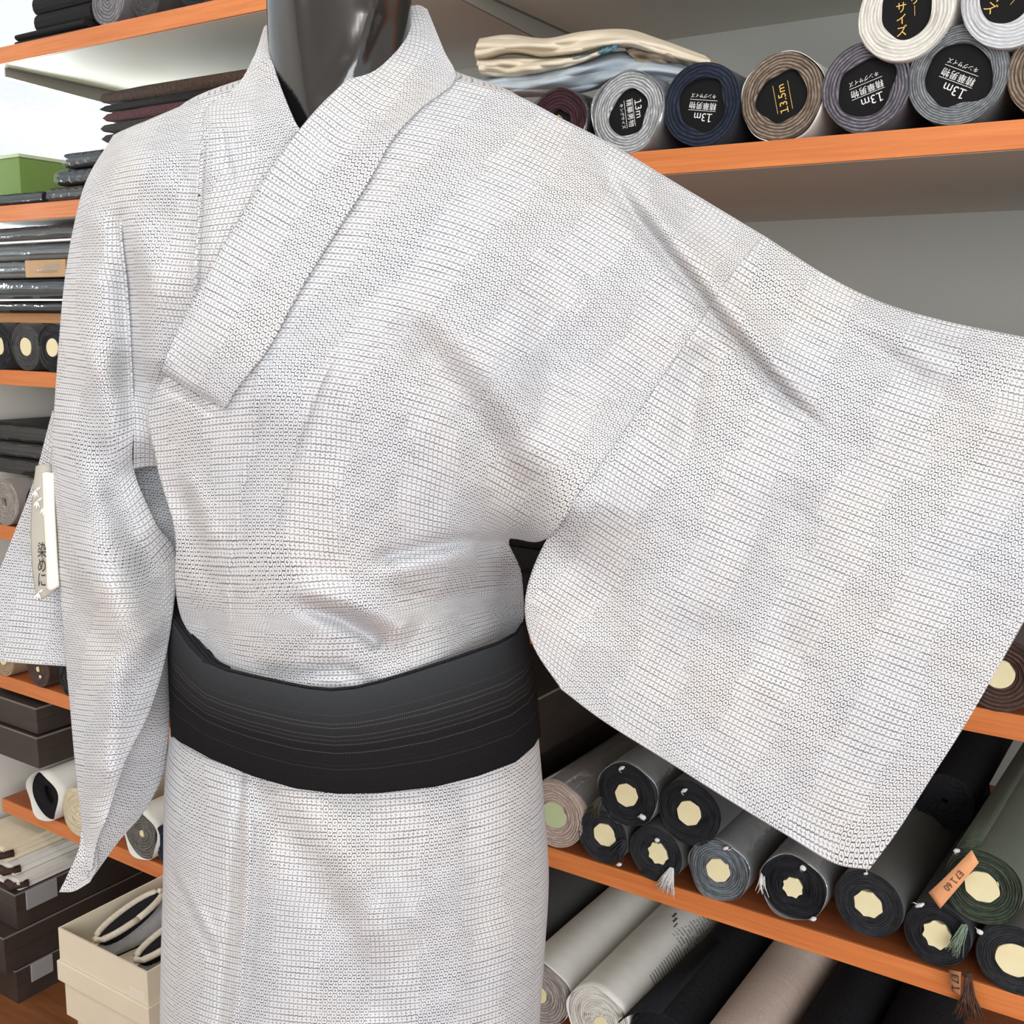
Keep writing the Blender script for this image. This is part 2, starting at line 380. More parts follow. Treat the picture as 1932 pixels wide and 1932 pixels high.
box('pane', XL-0.045, XL-0.040, WY0+0.03, WY1-0.03, WZ0+0.03, WZ1-0.03, film_mat('window_glass', (0.97, 0.99, 1.0), 0.04, 0.02), win)

# the shelving: each board with its wooden front edge, grey underside and brackets
ZS = [1.828, 1.557, 1.259, 0.957, 0.645, 0.372]; TH = 0.028
SHL = ['top', 'second', 'third', 'fourth', 'fifth', 'lowest']
SHX = [-1.99, -2.05, -2.07, -2.08, -2.08, -2.043]
slabels = ['highest shelf board, orange-brown edge, grey steel brackets below it',
           'shelf board carrying the lined-up labelled rolls and the folded cloth pile',
           'shelf board under the row of dark rolls with oval cream cores at far left',
           'shelf board carrying the brown tweed roll, mostly hidden behind the wide sleeve',
           'shelf board carrying the heap of black rolls with cream cores',
           'lowest shelf board, carrying the cream roll and the paper-wrapped rolls']
for i, z in enumerate(ZS):
    s = empty('shelf', (0, FRONT, z-TH)); tag(s, slabels[i], 'shelf', 'wall shelves')
    dep = (BACKU if i == 0 else BACKW)-FRONT
    box('board', SHX[i], 1.2, 0.004, dep, 0.002, TH, WOODTOP, s)
    box('front_edge', SHX[i], 1.2, 0.0, 0.0045, 0.0, TH, WOOD, s, 0.0008)
    box('underside_panel', SHX[i]+0.002, 1.198, 0.0045, dep, -0.0005, 0.002, LAM, s)
    if i == 0:
        for bx in (-1.905, -0.915):
            b = bmesh.new()
            pr = [(0.02, 0), (0.44, 0), (0.44, -0.034), (0.40, -0.034), (0.02, -0.016)]
            A = [b.verts.new((bx, y, z_)) for y, z_ in pr]; B = [b.verts.new((bx+0.004, y, z_)) for y, z_ in pr]
            b.faces.new(A[::-1]); b.faces.new(B)
            for k in range(5): b.faces.new((A[k], A[(k+1) % 5], B[(k+1) % 5], B[k]))
            add_box(b, bx+0.004, bx+0.012, 0.02, 0.44, -0.002, 0)
            from_bm('bracket', b, STEEL, s)
struct(box('wall_back_panel', -1.99, 1.2, BACKU, BACKW, ZS[1], 2.72, WALL))

# window blind: hanging slats beside the window
bl = empty('window_blind', (XL+0.03, 1.05, 2.4)); tag(bl, 'pale blue-white vertical blind at the window, far upper left', 'blind')
SLAT = new_mat('pale_blind_slat', lin(228, 240, 244), 0.6)
for k in range(6):
    b = bmesh.new(); y = -0.28+k*0.085
    for q in range(4): add_box(b, -0.002+0.004*q, 0.0+0.004*q, y+0.02*q, y+0.02*q+0.021, -0.92, 0.0)
    from_bm('slat', b, SLAT, bl)
box('head_rail', -0.02, 0.03, -0.32, 0.26, 0.0, 0.03, SLAT, bl)

# ------------------------------------------------------------------ fabric rolls
def text_mesh(s, size):
    cu = bpy.data.curves.new('t', 'FONT'); cu.body = s; cu.size = size; cu.align_x = 'CENTER'; cu.align_y = 'CENTER'; cu.extrude = 0.00015
    ob = bpy.data.objects.new('t', cu); C.objects.link(ob); bpy.context.view_layer.update()
    me = bpy.data.meshes.new_from_object(ob.evaluated_get(bpy.context.evaluated_depsgraph_get()))
    bpy.data.objects.remove(ob); bpy.data.curves.remove(cu); return me
def lettering(items, mat, parent, mtx, name='lettering'):
    """items: ('text',str,size,x,y,rot) or ('line',x,y,w,h)"""
    bm = bmesh.new()
    for it in items:
        if it[0] == 'text':
            me = text_mesh(it[1], it[2]); k0 = len(bm.verts); bm.from_mesh(me); bm.verts.ensure_lookup_table()
            T = Matrix.Translation((it[3], it[4], 0))@Matrix.Rotation(it[5] if len(it) > 5 else 0, 4, 'Z')@Matrix.Diagonal((it[6] if len(it) > 6 else 1, 1, 1, 1))
            for v in bm.verts[k0:]: v.co = T@v.co
            bpy.data.meshes.remove(me)
        else:
            _, x, y, w, h = it; add_box(bm, x-w/2, x+w/2, y-h/2, y+h/2, -0.0001, 0.0002)
    bmesh.ops.transform(bm, matrix=mtx, verts=bm.verts)
    return from_bm(name, bm, mat, parent)
def face_mtx(phi, y):
    c, s = math.cos(phi), math.sin(phi)
    return Matrix(((c, -s, 0, 0), (0, 0, -1, y), (s, c, 0, 0), (0, 0, 0, 1)))
def roll(label, cx, cz, r, mat, L=0.38, rc=0.02, core='plug', y0=1.2, seed=0, wrap=None, txt=None, phi=0.0, group=None, sq=1.0, ec=(0, 0), name='fabric_roll', tmat=None, rz=0.0, wob=0.03, coremat=None, relief=0.0011, scal=0.06):
    """cloth rolled on a core, axis along Y, its end facing the room"""
    t = empty(name, (cx, y0, cz), rz); tag(t, label, 'fabric roll', group)
    R = np.random.default_rng(seed+11); nt = 72; th = np.arange(nt)*2*math.pi/nt
    def wobf(k, a): return 1+a*sum(math.sin(1)*np.sin(th*q+R.uniform(0, 6.28))/q for q in range(2, 2+k))
    th0 = R.uniform(0, 6.28)
    prof = r*(1+wob*(wobf(4, 1.0)-1)); prof *= 1+0.022*(((th-th0) % (2*math.pi))/(2*math.pi))-0.011
    prof = np.minimum(prof, r*1.02)
    inner = rc*(wobf(5, 0.15 if core == 'label' else 0.05))
    bm = bmesh.new(); rings = []
    nl = max(6, int((r-rc)/0.0021)); 
    rings.append([bm.verts.new((p*math.cos(a), L, p*math.sin(a)*sq)) for p, a in zip(prof, th)])
    for yy in (L*0.5, 0.02, 0.0025):
        q = prof*(1+0.006*np.sin(th*3+yy*40)); rings.append([bm.verts.new((p*math.cos(a), yy, p*math.sin(a)*sq)) for p, a in zip(q, th)])
    for k in range(nl*2+1):
        f = k/(nl*2); base = prof*(1-f)+inner*f; base = base*(1+0.05*(wobf(6, 1.0)-1)*f*(1-f))
        dep = (relief if k % 2 else -relief*0.4)*(0.6+0.8*R.random())+0.0008*np.sin(th*3+R.uniform(0, 6.28))
        off = ec[0]*f, ec[1]*f
        rings.append([bm.verts.new((p*math.cos(a)+off[0], float(d), p*math.sin(a)*sq+off[1])) for p, a, d in zip(base, th, dep*np.ones(nt))])
    off = ec
    rings.append([bm.verts.new((p*math.cos(a)+off[0], 0.012, p*math.sin(a)*sq+off[1])) for p, a in zip(inner*0.97, th)])
    for A, B in zip(rings, rings[1:]):
        for k in range(nt): bm.faces.new((A[k], A[(k+1) % nt], B[(k+1) % nt], B[k]))
    bm.faces.new(rings[0]); bm.faces.new(rings[-1][::-1])
    from_bm('rolled_cloth', bm, mat, t, True)
    if core:
        bm = bmesh.new(); yd = 0.005 if core == 'label' else -0.0012
        if core == 'label': rad = inner*1.06
        else:
            ph = R.uniform(0, 6.28); kk = 8
            rad = rc*(1.02-scal*np.abs(np.cos((th-ph)*kk/2))+0.03*np.sin(th*2+ph))
        A = [bm.verts.new((p*math.cos(a)*0.97+ec[0], yd, p*math.sin(a)*sq*0.97+ec[1])) for p, a in zip(rad, th)]
        B = [bm.verts.new((p*math.cos(a)+ec[0], yd+0.0008, p*math.sin(a)*sq+ec[1])) for p, a in zip(rad, th)]
        D = [bm.verts.new((p*math.cos(a)+ec[0], yd+0.016, p*math.sin(a)*sq+ec[1])) for p, a in zip(rad*0.98, th)]
        for P, Q in ((B, A), (D, B)):
            for k in range(nt): bm.faces.new((P[k], P[(k+1) % nt], Q[(k+1) % nt], Q[k]))
        bm.faces.new(A); bm.faces.new(D[::-1])
        cm = coremat or (LABEL if core == 'label' else CREAM)
        co = from_bm('label' if core == 'label' else 'core_plug', bm, cm, t)
        if core == 'label': co['label'] = 'round black label in the roll end'
        if txt: lettering(txt, tmat or WTXT, co, Matrix.Translation((ec[0], 0, ec[1]))@face_mtx(phi, yd-0.0004))
    if wrap:
        wm, lead = wrap; bm = bmesh.new(); ys = [-lead, 0.01, L*0.3, L*0.6, L]; rg = []
        for k, yy in enumerate(ys):
            q = r*(1.035+0.012*np.sin(th*5+k)+0.01*np.sin(th*2+k*2)); rg.append([bm.verts.new((p*math.cos(a), yy+0.003*math.sin(a*4), p*math.sin(a)*sq)) for p, a in zip(q, th)])
        for A, B in zip(rg, rg[1:]):
            for k in range(nt): bm.faces.new((A[k], A[(k+1) % nt], B[(k+1) % nt], B[k]))
        w = from_bm('wrapper', bm, wm, t, True); md = w.modifiers.new('thickness', 'SOLIDIFY'); md.thickness = 0.0006
    return t
def fringe(parent, x, z, n, L, spread, mat, name='fringe', y=-0.004, ang=-1.57, seed=0, r=0.0007):
    R = np.random.default_rng(seed); bm = bmesh.new()
    for k in range(n):
        a = ang+R.uniform(-spread, spread); l = L*R.uniform(0.7, 1.0); x0 = x+R.uniform(-.003, .003); z0 = z+R.uniform(-.003, .003); yy = y-R.uniform(0, .006)
        add_tube(bm, [(x0, y, z0), (x0+l*.5*math.cos(a), yy, z0+l*.5*math.sin(a)+R.uniform(-.002, .002)), (x0+l*math.cos(a+R.uniform(-.15, .15)), yy+R.uniform(-.003, .003), z0+l*math.sin(a))], r, 4, r*.6)
    return from_bm(name, bm, mat, parent, True)
def knot(parent, x, z, r=0.004, y=-0.004, name='thread_tie', mat=None):
    bm = bmesh.new(); bmesh.ops.create_uvsphere(bm, u_segments=10, v_segments=7, radius=r)
    for v in bm.verts: q = v.co.copy(); v.co = Vector((q.x*.85+x+.3*q.z, q.y*0.6+y, q.z*.62+z+0.35*q.x*math.sin(x*900)+.12*r*math.sin(q.x*2400+q.z*3100)))
    a = math.sin(x*700+z*900)*3; add_tube(bm, [(x, y, z), (x+r*1.2*math.cos(a), y-.0005, z+r*1.0*math.sin(a)), (x+r*1.7*math.cos(a+.4), y+.003, z+r*1.6*math.sin(a+.4))], 0.0005, 5)
    return from_bm(name, bm, mat or THREAD, parent, True)

GREY = roll_mat('heather_grey_cloth', lin(70, 74, 76), lin(215, 218, 220), 300, 0.5)
NAVY = roll_mat('navy_cloth', lin(10, 14, 26), lin(52, 62, 84), 240, 0.2)
BROWN = roll_mat('taupe_brown_cloth', lin(54, 42, 34), lin(178, 160, 142), 300, 0.2)
PURP = roll_mat('grey_violet_cloth', lin(40, 38, 46), lin(150, 146, 156), 300, 0.2)
CHAR = roll_mat('charcoal_check_cloth', lin(52, 56, 60), lin(160, 166, 170), 420, 0.35)
MARO = roll_mat('maroon_cloth', lin(26, 12, 16), lin(84, 48, 58), 260, 0.2)
WHITE = roll_mat('white_cotton', lin(196, 194, 186), lin(246, 244, 236), 300, 0.3, side_gain=1.0)
PALEG = roll_mat('pale_grey_cotton', lin(170, 174, 178), lin(232, 235, 240), 300, 0.3)
DBROWN = roll_mat('dark_brown_tweed', lin(30, 20, 18), lin(112, 86, 76), 230, 0.5)
KURO = roll_mat('black_kimono_silk', lin(9, 10, 13), lin(48, 50, 56), 400, 0.2, side_gain=.8, side=(lin(44, 45, 46), lin(70, 71, 72)))  # lighter side colour paints in cloth sheen
INK = roll_mat('blue_black_silk', lin(11, 13, 17), lin(60, 63, 68), 400, 0.25, side_gain=1.0, side=(lin(66, 68, 66), lin(96, 98, 95)))  # sides lightened in colour to stand for film and cloth sheen
SLATE = roll_mat('slate_blue_weave', lin(44, 52, 60), lin(140, 148, 154), 330, 0.5)
DGREEN = roll_mat('dark_green_cloth', lin(24, 30, 24), lin(88, 100, 82), 330, 0.3, side_gain=1.0, side=(lin(64, 72, 60), lin(104, 114, 98)))
BEIGE = roll_mat('rose_beige_silk', lin(150, 128, 118), lin(222, 204, 192), 280, 0.3, side_gain=1.2)
GREYW = roll_mat('warm_grey_cloth', lin(120, 112, 108), lin(206, 198, 192), 260, 0.3)
CREAMC = roll_mat('cream_cotton', lin(206, 192, 160), lin(246, 236, 210), 220, 0.2)
DGREY = roll_mat('dark_grey_cloth', lin(44, 44, 46), lin(96, 96, 96), 280, 0.3, side=(lin(60, 60, 60), lin(84, 84, 84)))

def std_label(s): return [('text', '１', 0.0125*s, -0.0105*s, 0.0128*s), ('text', '3m', 0.0125*s, 0.0012*s, 0.0128*s), ('line', 0, 0.0062*s, 0.034*s, 0.0005), ('text', '精華男物', 0.0085*s, 0, 0.0006*s),
                          ('line', 0, -0.0052*s, 0.034*s, 0.0005), ('text', 'キングサイズ', 0.0052*s, 0.001, -0.0100*s)]
def t1(px, r, label, mat, rc, txt, phi, seed, **kw):
    p = at_Y(px, 200, 1.2); z = ZS[1]+r
    x = at_Y(px, 200, 1.2)[0]
    # solve x at the right height
    for _ in range(3):
        d = FW+RT*((px-966)/F); 
        # point on plane Y=1.2 at height z that projects to column px
        A = np.array([RT-((px-966)/F)*FW]); q = np.array([0, 1.2, z])-EYE; x = -(A[0][1]*q[1]+A[0][2]*q[2])/A[0][0]
    return roll(label, x, z, r, mat, rc=rc, core='label', txt=txt, phi=math.radians(phi), seed=seed, group='labelled rolls on the upper right shelf', **kw)
def col_x(px, y, z):
    A = RT-((px-966)/F)*FW; q2 = (y-EYE[1])*A[1]+(z-EYE[2])*A[2]; return -q2/A[0]
SMALL = std_label(0.92)
t1(1052, 0.041, 'maroon roll with gold print, peeping out beside the kimono shoulder', MARO, 0.018, [('text', '男物', 0.010, 0, 0.004), ('text', '13m', 0.008, 0, -0.007)], 60, 1, tmat=GTXT, wrap=(FILM, 0.004))
t1(1184, 0.0455, 'heather-grey roll with sideways white label print', GREY, 0.0265, std_label(0.95), -80, 2, wrap=(FILMD, 0.003))
t1(1323, 0.0462, 'navy roll with crinkled layers round a white-printed label', NAVY, 0.0300, std_label(1.0), 171, 3)
t1(1474, 0.0452, 'taupe-brown roll in white sleeve with gold 13.5m print', BROWN, 0.0282, [('text', '１', 0.0122, -0.0142, 0), ('text', '3.5m', 0.0122, 0.0022, 0), ('line', 0, 0.0085, 0.031, 0.0005), ('line', 0, -0.0085, 0.031, 0.0005)], 104, 4, tmat=GTXT, wrap=(PAPER, -0.004))
t1(1633, 0.0455, 'grey-violet roll with upside-down white label, below the white roll', PURP, 0.030, std_label(1.02), 197, 5)
t1(1807, 0.0478, 'largest charcoal checked roll with tilted upside-down white label', CHAR, 0.032, std_label(1.05), 155, 6)
t1(1990, 0.0435, 'brown roll cut off by the right picture edge', BROWN, 0.024, SMALL, 20, 7)
VT = [('text', 'フ', 0.011, 0.007, 0.020), ('text', 'リ', 0.011, 0.007, 0.008), ('text', '｜', 0.010, 0.007, -0.003), ('text', 'サ', 0.0115, -0.006, 0.003), ('text', 'イ', 0.0115, -0.006, -0.0085), ('text', 'ズ', 0.0115, -0.006, -0.020)]
for px, y, r, lab, m, ph, sd, ec in ((1712, 25, 0.0475, 'white cotton roll with gold print, on top of two dark rolls', WHITE, 5, 8, (0.001, 0.002)), (1912, -2, 0.0465, 'pale grey roll with gold print at upper right corner, atop others', PALEG, -42, 9, (-0.002, 0.004))):
    p = at_Y(px, y, 1.2)
    roll(lab, p[0], p[2], r, m, rc=0.0275, core='label', txt=VT, tmat=GTXT, y0=1.191, phi=math.radians(ph), seed=sd, ec=ec, group='labelled rolls on the upper right shelf')

# heap of rolls on the fifth shelf
G4 = 'rolls with cream cores heaped on the fifth shelf'
def t4(px, py, r, label, mat, rc, seed, y0=1.2, **kw):
    p = at_Y(px, py, y0); z = max(p[2], ZS[4]+r*1.01) if kw.pop('floor', False) else p[2]
    return roll(label, col_x(px, y0, z), z, r, mat, rc=rc, seed=seed, y0=y0, group=G4, **kw)
a = t4(1045, 1538, 0.0455, 'rose-beige roll with pale green core beside the kimono skirt', BEIGE, 0.0185, 21, floor=True, coremat=GREENCORE, scal=0.0, wrap=(FILM, -0.01))
b = t4(1182, 1500, 0.0415, 'black upper roll with torn grey film, next to beige roll', KURO, 0.0162, 22, wrap=(FILMD, -0.002)); knot(b, -.006, .037, .005); knot(b, .026, -.022, .0055); fringe(b, -.036, -.012, 26, .03, .3, noisy('olive_thread', lin(60, 62, 48), lin(84, 86, 66), 60), ang=-1.9, seed=3)
b = t4(1137, 1578, 0.0365, 'black bottom roll touching the beige roll', INK, 0.0162, 23, floor=True, ec=(.003, .003)); knot(b, .028, -.030, .0042); fringe(b, .034, .004, 24, .03, .35, new_mat('charcoal_thread', lin(50, 50, 58), .8), ang=-2.0, seed=4)
b = t4(1300, 1534, 0.042, 'black upper roll half under the sleeve hem', KURO, 0.0165, 24); knot(b, -.006, .03, .005)
b = t4(1236, 1613, 0.0368, 'black bottom roll with ragged star core and white fringe', INK, 0.0150, 25, floor=True, scal=0.16, ec=(.004, .002)); fringe(b, .026, -.012, 60, .034, .4, THREAD, ang=-1.75, seed=5); knot(b, .004, .022, .004)
b = t4(1355, 1642, 0.0385, 'slate-blue ribbed roll with neat cream core', SLATE, 0.0158, 26, floor=True, wrap=(FILMD, 0.0), relief=0.0022); knot(b, .01, .034, .004)
b = t4(1496, 1674, 0.0392, 'crinkled black roll in shiny film with star-shaped core', KURO, 0.0135, 27, floor=True, scal=0.16, wrap=(FILMD, 0.002), relief=0.003, wob=0.04); knot(b, .012, .03, .0045); knot(b, .028, -.03, .0045); fringe(b, -.036, .006, 14, .022, .3, THREAD, ang=-1.5, seed=6)
b = t4(1638, 1706, 0.0395, 'black roll below the lower corner of the wide sleeve', INK, 0.0166, 28, floor=True, scal=0.10, L=0.42, rz=-.045); knot(b, -.004, .0385, .003)
b = t4(1768, 1764, 0.0362, 'black bottom roll with star core under the green roll', KURO, 0.0168, 29, floor=True, rz=-.035, scal=0.16); knot(b, -.02, .031, .0055)
b = t4(1853, 1673, 0.0412, 'dark green roll with orange paper tag on its end', DGREEN, 0.0180, 30, L=0.42, rz=-.03, relief=0.0024); knot(b, -.028, .035, .004)
W = np.array([[(.0412*k*math.cos(a), y, .0412*k*math.sin(a)) for y in (.004, .1, .2, .3, .41)] for a, k in ((1.75, 1.012), (1.95, 1.03), (2.15, 1.055), (2.35, 1.09))])
grid_mesh('loose_end', W, DGREEN, b, thick=.0012)
roll('black roll set back behind the green roll, under the fourth shelf', -.25, .760, .036, BLACK, rc=.004, seed=32, y0=1.40, L=.34, core=None, group=G4)
GRNT = new_mat('grey_green_thread', lin(128, 148, 132), .8)
fringe(b, -.012, -.046, 40, .036, .18, GRNT, name='tassel', ang=-1.85, seed=8, y=-.01)
b = t4(1914, 1816, 0.039, 'black roll at the lower right picture edge', INK, 0.0190, 31, floor=True, rz=-.03, scal=0.03); knot(b, -.036, .022, .004)
# paper tags on strings
ORANGE = noisy('orange_paper', lin(226, 160, 112), lin(234, 170, 122), 30, 0.7, 0.05); TAN = noisy('tan_paper', lin(150, 104, 72), lin(160, 112, 78), 30, 0.7, 0.05)
def flat_tag(name, quad, Y, mat, label, txt=None, tsize=0.01, trot=0.0, thick=0.0006, curl=0.006, tmat=None, cat='tag'):
    pts = [at_Y(x, y, Y) for x, y in quad]   # corner order: a0,a1 (one end), b1,b0 (other end)
    o = np.mean(pts, 0); t = empty(name, o); tag(t, label, cat)
    n = 14; W = np.zeros((n, 3, 3))
    for i in range(n):
        f = i/(n-1)
        L_ = pts[0]*(1-f)+pts[3]*f; R_ = pts[1]*(1-f)+pts[2]*f
        for j in range(3):
            g = j/2; q = L_*(1-g)+R_*g; q = q+np.array([0, -curl*math.sin(f*math.pi)-0.002*(g-.5)*math.cos(f*5), 0]); W[i, j] = q-o
    s = grid_mesh('paper', W, mat, t, thick=thick)
    if txt:
        mid = (pts[0]+pts[1]+pts[2]+pts[3])/4-o; ax = (pts[2]+pts[3]-pts[0]-pts[1]); phi = math.atan2(ax[2], ax[0])+trot
        lettering([('text', txt, tsize, 0, 0)], tmat or KTXT, t, Matrix.Translation((mid[0], mid[1], mid[2]))@face_mtx(phi, -curl-0.0012))
    return t
flat_tag('paper_tag', [(1833, 1604), (1847, 1627), (1774, 1714), (1752, 1684)], 1.185, ORANGE, 'orange paper tag stamped E7160 lying on the dark green roll end', 'E7１60', 0.0098, 0.0, curl=0.004, tmat=new_mat('brown_stamp_ink', lin(92, 70, 54), .7))
tg = flat_tag('paper_tag', [(1790, 1830), (1814, 1833), (1812, 1878), (1796, 1870)], 1.185, TAN, 'small brown paper tag hanging at the shelf edge, lower right', 'E7１', 0.0105, 0.0, curl=0.002)
p = at_Y(1826, 1842, 1.19); ts = empty('tassel', p); tag(ts, 'dark brown thread tassel hanging over the shelf edge, lower right', 'tassel')
fringe(ts, 0, 0, 70, .052, .22, noisy('dark_brown_thread', lin(62, 42, 34), lin(104, 74, 58), 80), name='threads', ang=-1.45, seed=12, y=0, r=.0009); knot(ts, 0, 0.002, .005, 0, 'tassel_head', new_mat('brown_knot', lin(60, 42, 34), .8))

# the brown tweed roll on the fourth shelf
roll('dark brown tweed roll with cream core, right of the wide sleeve', col_x(1886, 1.2, ZS[3]+.0405), ZS[3]+.0405, 0.0405, DBROWN, rc=0.0150, seed=40, scal=0.0, relief=0.003, L=.42)
# lowest shelf, right
G5 = 'large rolls on the lowest shelf beside the skirt'
def t5(px, r, label, mat, seed, rc=.012, y0=1.2, **kw):
    z = ZS[5]+r*1.02; return roll(label, px if px < 0 else col_x(px, y0, z), z, r, mat, rc=rc, seed=seed, y0=y0, group=G5, L=0.5, **kw)
t5(905, .052, 'dark grey roll, half hidden right behind the kimono skirt', DGREY, 51)
a5 = t5(1018, .0455, 'warm grey roll with small cream core in greyish paper wrap', GREYW, 52, scal=0.0, wrap=(PAPER, -0.006))
b5 = t5(1128, .0455, 'thick white roll in paper sleeve with printed text', WHITE, 53, scal=0.0, wrap=(PAPER, 0.004), ec=(.006, -.008))
bx5 = b5.location.x; c5 = t5(bx5+.0935, .0450, 'black roll with pointed flap, right of the printed white roll', BLACK, 54, core=None)
t5(bx5+.0935+.0935, .0475, 'pinkish-grey ribbed roll emerging below the orange shelf edge', BEIGE, 55, y0=1.14)
t5(bx5+.187+.0945, .0455, 'black roll right of the pinkish ribbed roll', BLACK, 56, core=None)
t5(bx5+.2815+.093, .046, 'black roll at the bottom right under the shelf edge', BLACK, 57, core=None)
# dark flap of the black roll
bm = bmesh.new(); W = []
for k in range(8):
    f = k/7; W.append([(-.045*math.cos(.4+f*1.2)*1.03-0.012*(1-f), -0.01*(1-f)-.004, .045*math.sin(.4+f*1.2)*1.03), (-.045*math.cos(.4+f*1.2)*1.03, .2, .045*math.sin(.4+f*1.2)*1.03)])
grid_mesh('loose_flap', np.array(W), BLACK, c5, thick=.002)
# print on the paper sleeve
def sleeve_print(parent, r):
    bm = bmesh.new(); R = random.Random(5)
    def arc(th0, th1, y0, y1):
        k = max(2, int((th1-th0)/.06)+1); rr = r*1.06
        for i in range(k):
            a, b = th0+(th1-th0)*i/k, th0+(th1-th0)*(i+1)/k
            q = [bm.verts.new((rr*math.cos(t), y, rr*math.sin(t))) for t, y in ((a, y0), (b, y0), (b, y1), (a, y1))]; bm.faces.new(q)
    for i in range(22):
        for j in range(13):
            if R.random() < .82: arc(.32+j*.06, .32+j*.06+.02+.02*R.random(), .185+i*.0085, .185+i*.0085+.0028)
    for i in range(13): arc(.25, .75, .085+i*.0075, .0865+i*.0075)
    for i in range(3): arc(1.15+.12*i, 1.22+.12*i, .20+.01*i, .214+.01*i)
    from_bm('printed_text', bm, new_mat('grey_print', lin(84, 84, 82), .7), parent)
sleeve_print(b5, .0455)

# ------------------------------------------------------------------ left end of the shelving
GL = 'dark rolls with oval cream cores on the third shelf'
for px, lab, sd in ((-2, 'dark roll cut off by the left picture edge, third shelf', 61), (49, 'dark brown roll with oval cream core, middle of three, third shelf', 62), (99, 'black roll with cream core touching the kimono sleeve, third shelf', 63)):
    z = ZS[2]+.0445; roll(lab, col_x(px, 1.2, z), z, .044, DGREY if sd == 62 else KURO, rc=.0165, seed=sd, group=GL, scal=0.0, relief=.0008, sq=1.0)
box_ = empty('shelf_insert', (-1.8, 1.23, 1.347)); tag(box_, 'tan wooden insert board above the rolls with oval cores', 'board')
box('board', -.26, .5, 0, .5, 0, .018, wood_mat('tan_wood', lin(206, 152, 98), lin(178, 122, 72)), box_)
box('side_panel', .5, .515, 0, .5, -.0875, .018, WOODTOP, box_); box('back_panel', -.26, .5, .49, .5, -.0875, 0, wood_mat('brown_back', lin(150, 104, 70), lin(120, 80, 52)), box_)

def package(label, x0, x1, y0, y1, z0, h, cloth, film=True, cat='folded cloth', name='folded_kimono_cloth', group=None, band=None, seed=0, lay=.008):
    """flat folded cloth with rounded folds, in a clear bag"""
    t = empty(name, ((x0+x1)/2, y0, z0)); tag(t, label, cat, group); R = np.random.default_rng(seed)
    w = x1-x0; d = y1-y0; layers = max(2, int(h/lay)); lh = h/layers
    for k in range(1):
        bm = bmesh.new()
        for q in range(layers):
            j = R.uniform(-.003, .003, 4)
            zz = q*lh
            # a folded layer: rounded front fold
            prof = [(d, zz), (d, zz+lh*.96), (.006, zz+lh*.96), (.0015, zz+lh*.75), (0, zz+lh*.5), (.0015, zz+lh*.2), (.006, zz)]
            A = [bm.verts.new((-w/2+j[0], y+j[2], z)) for y, z in prof]; B = [bm.verts.new((w/2+j[1], y+j[3], z)) for y, z in prof]
            bm.faces.new(A); bm.faces.new(B[::-1])
            for i in range(len(prof)): bm.faces.new((A[i], B[i], B[(i+1) % len(prof)], A[(i+1) % len(prof)]))
        from_bm('folded_layers', bm, cloth, t)
    if film:
        bm = bmesh.new(); n = 18; rows = []
        for i, (y, z) in enumerate([(d, h+.0012), (d*.5, h+.002), (.01, h+.0015), (-.003, h*.8), (-.004, h*.3), (.004, .0002)]):
            rows.append([bm.verts.new((-w/2-.004+(w+.008)*k/n, y+.0015*math.sin(k*1.7+i), z+.0010*math.sin(k*2.3+i*1.1)*(i < 3))) for k in range(n+1)])
        for A, B in zip(rows, rows[1:]):
            for k in range(n): bm.faces.new((A[k], A[k+1], B[k+1], B[k]))
        f = from_bm('clear_bag', bm, FILM, t, True); f['label'] = 'clear plastic bag'
    if band:
        box('paper_band', band[0], band[1], -.0035, d*.5, .001, h+.001, band[2], t)
    return t
DG = noisy('dark_grey_wool', lin(40, 38, 38), lin(66, 62, 60), 160, .9, .2, sc=(1, 3, 6)); DK = noisy('black_wool', lin(18, 18, 20), lin(34, 33, 35), 160, .9, .2, sc=(1, 3, 6))
GW = noisy('mid_grey_wool', lin(84, 82, 80), lin(120, 116, 112), 160, .9, .2, sc=(1, 3, 8)); BR = noisy('dark_brown_wool', lin(52, 40, 34), lin(80, 62, 52), 160, .9, .2)
MR = noisy('maroon_wool', lin(70, 40, 46), lin(96, 58, 64), 160, .9, .2)
GP = 'bagged cloth stacked above the tan insert board'
GLINTWHITE = new_mat('white_card', lin(244, 244, 242), .5)  # white of the strips that paint in window glints
z = 1.3655
for lab, h, m, x0, x1, band, card in (('thin black bagged cloth at the bottom of the stack above the tan board', .0195, DK, -2.04, -1.5, None, False), ('black bagged cloth with a white glint strip under it, second from bottom of the stack', .036, DK, -2.05, -1.52, None, True),
                          ('grey bagged cloth with a tan paper band, middle of the stack', .030, GW, -2.03, -1.5, (-.10, .02, noisy('tan_band', lin(176, 140, 96), lin(186, 150, 106), 20)), False), ('grey bagged cloth with bright glints, second from top of the stack', .029, GW, -2.05, -1.55, None, False), ('dark brown bagged cloth with a white glint strip below, topmost under the second shelf', .026, BR, -2.0, -1.5, None, True)):
    t = package(lab, x0, x1, 1.215, 1.55, z+(.0035 if card else 0), h, m, group=GP, band=band, seed=int(z*1000))
    if card: box('backing_card', -.25, .25, -.007, .3, -.0036, -.0004, GLINTWHITE, t); z += .0035  # white strip put in for the window's reflection along the clear film
    z += h+.0018
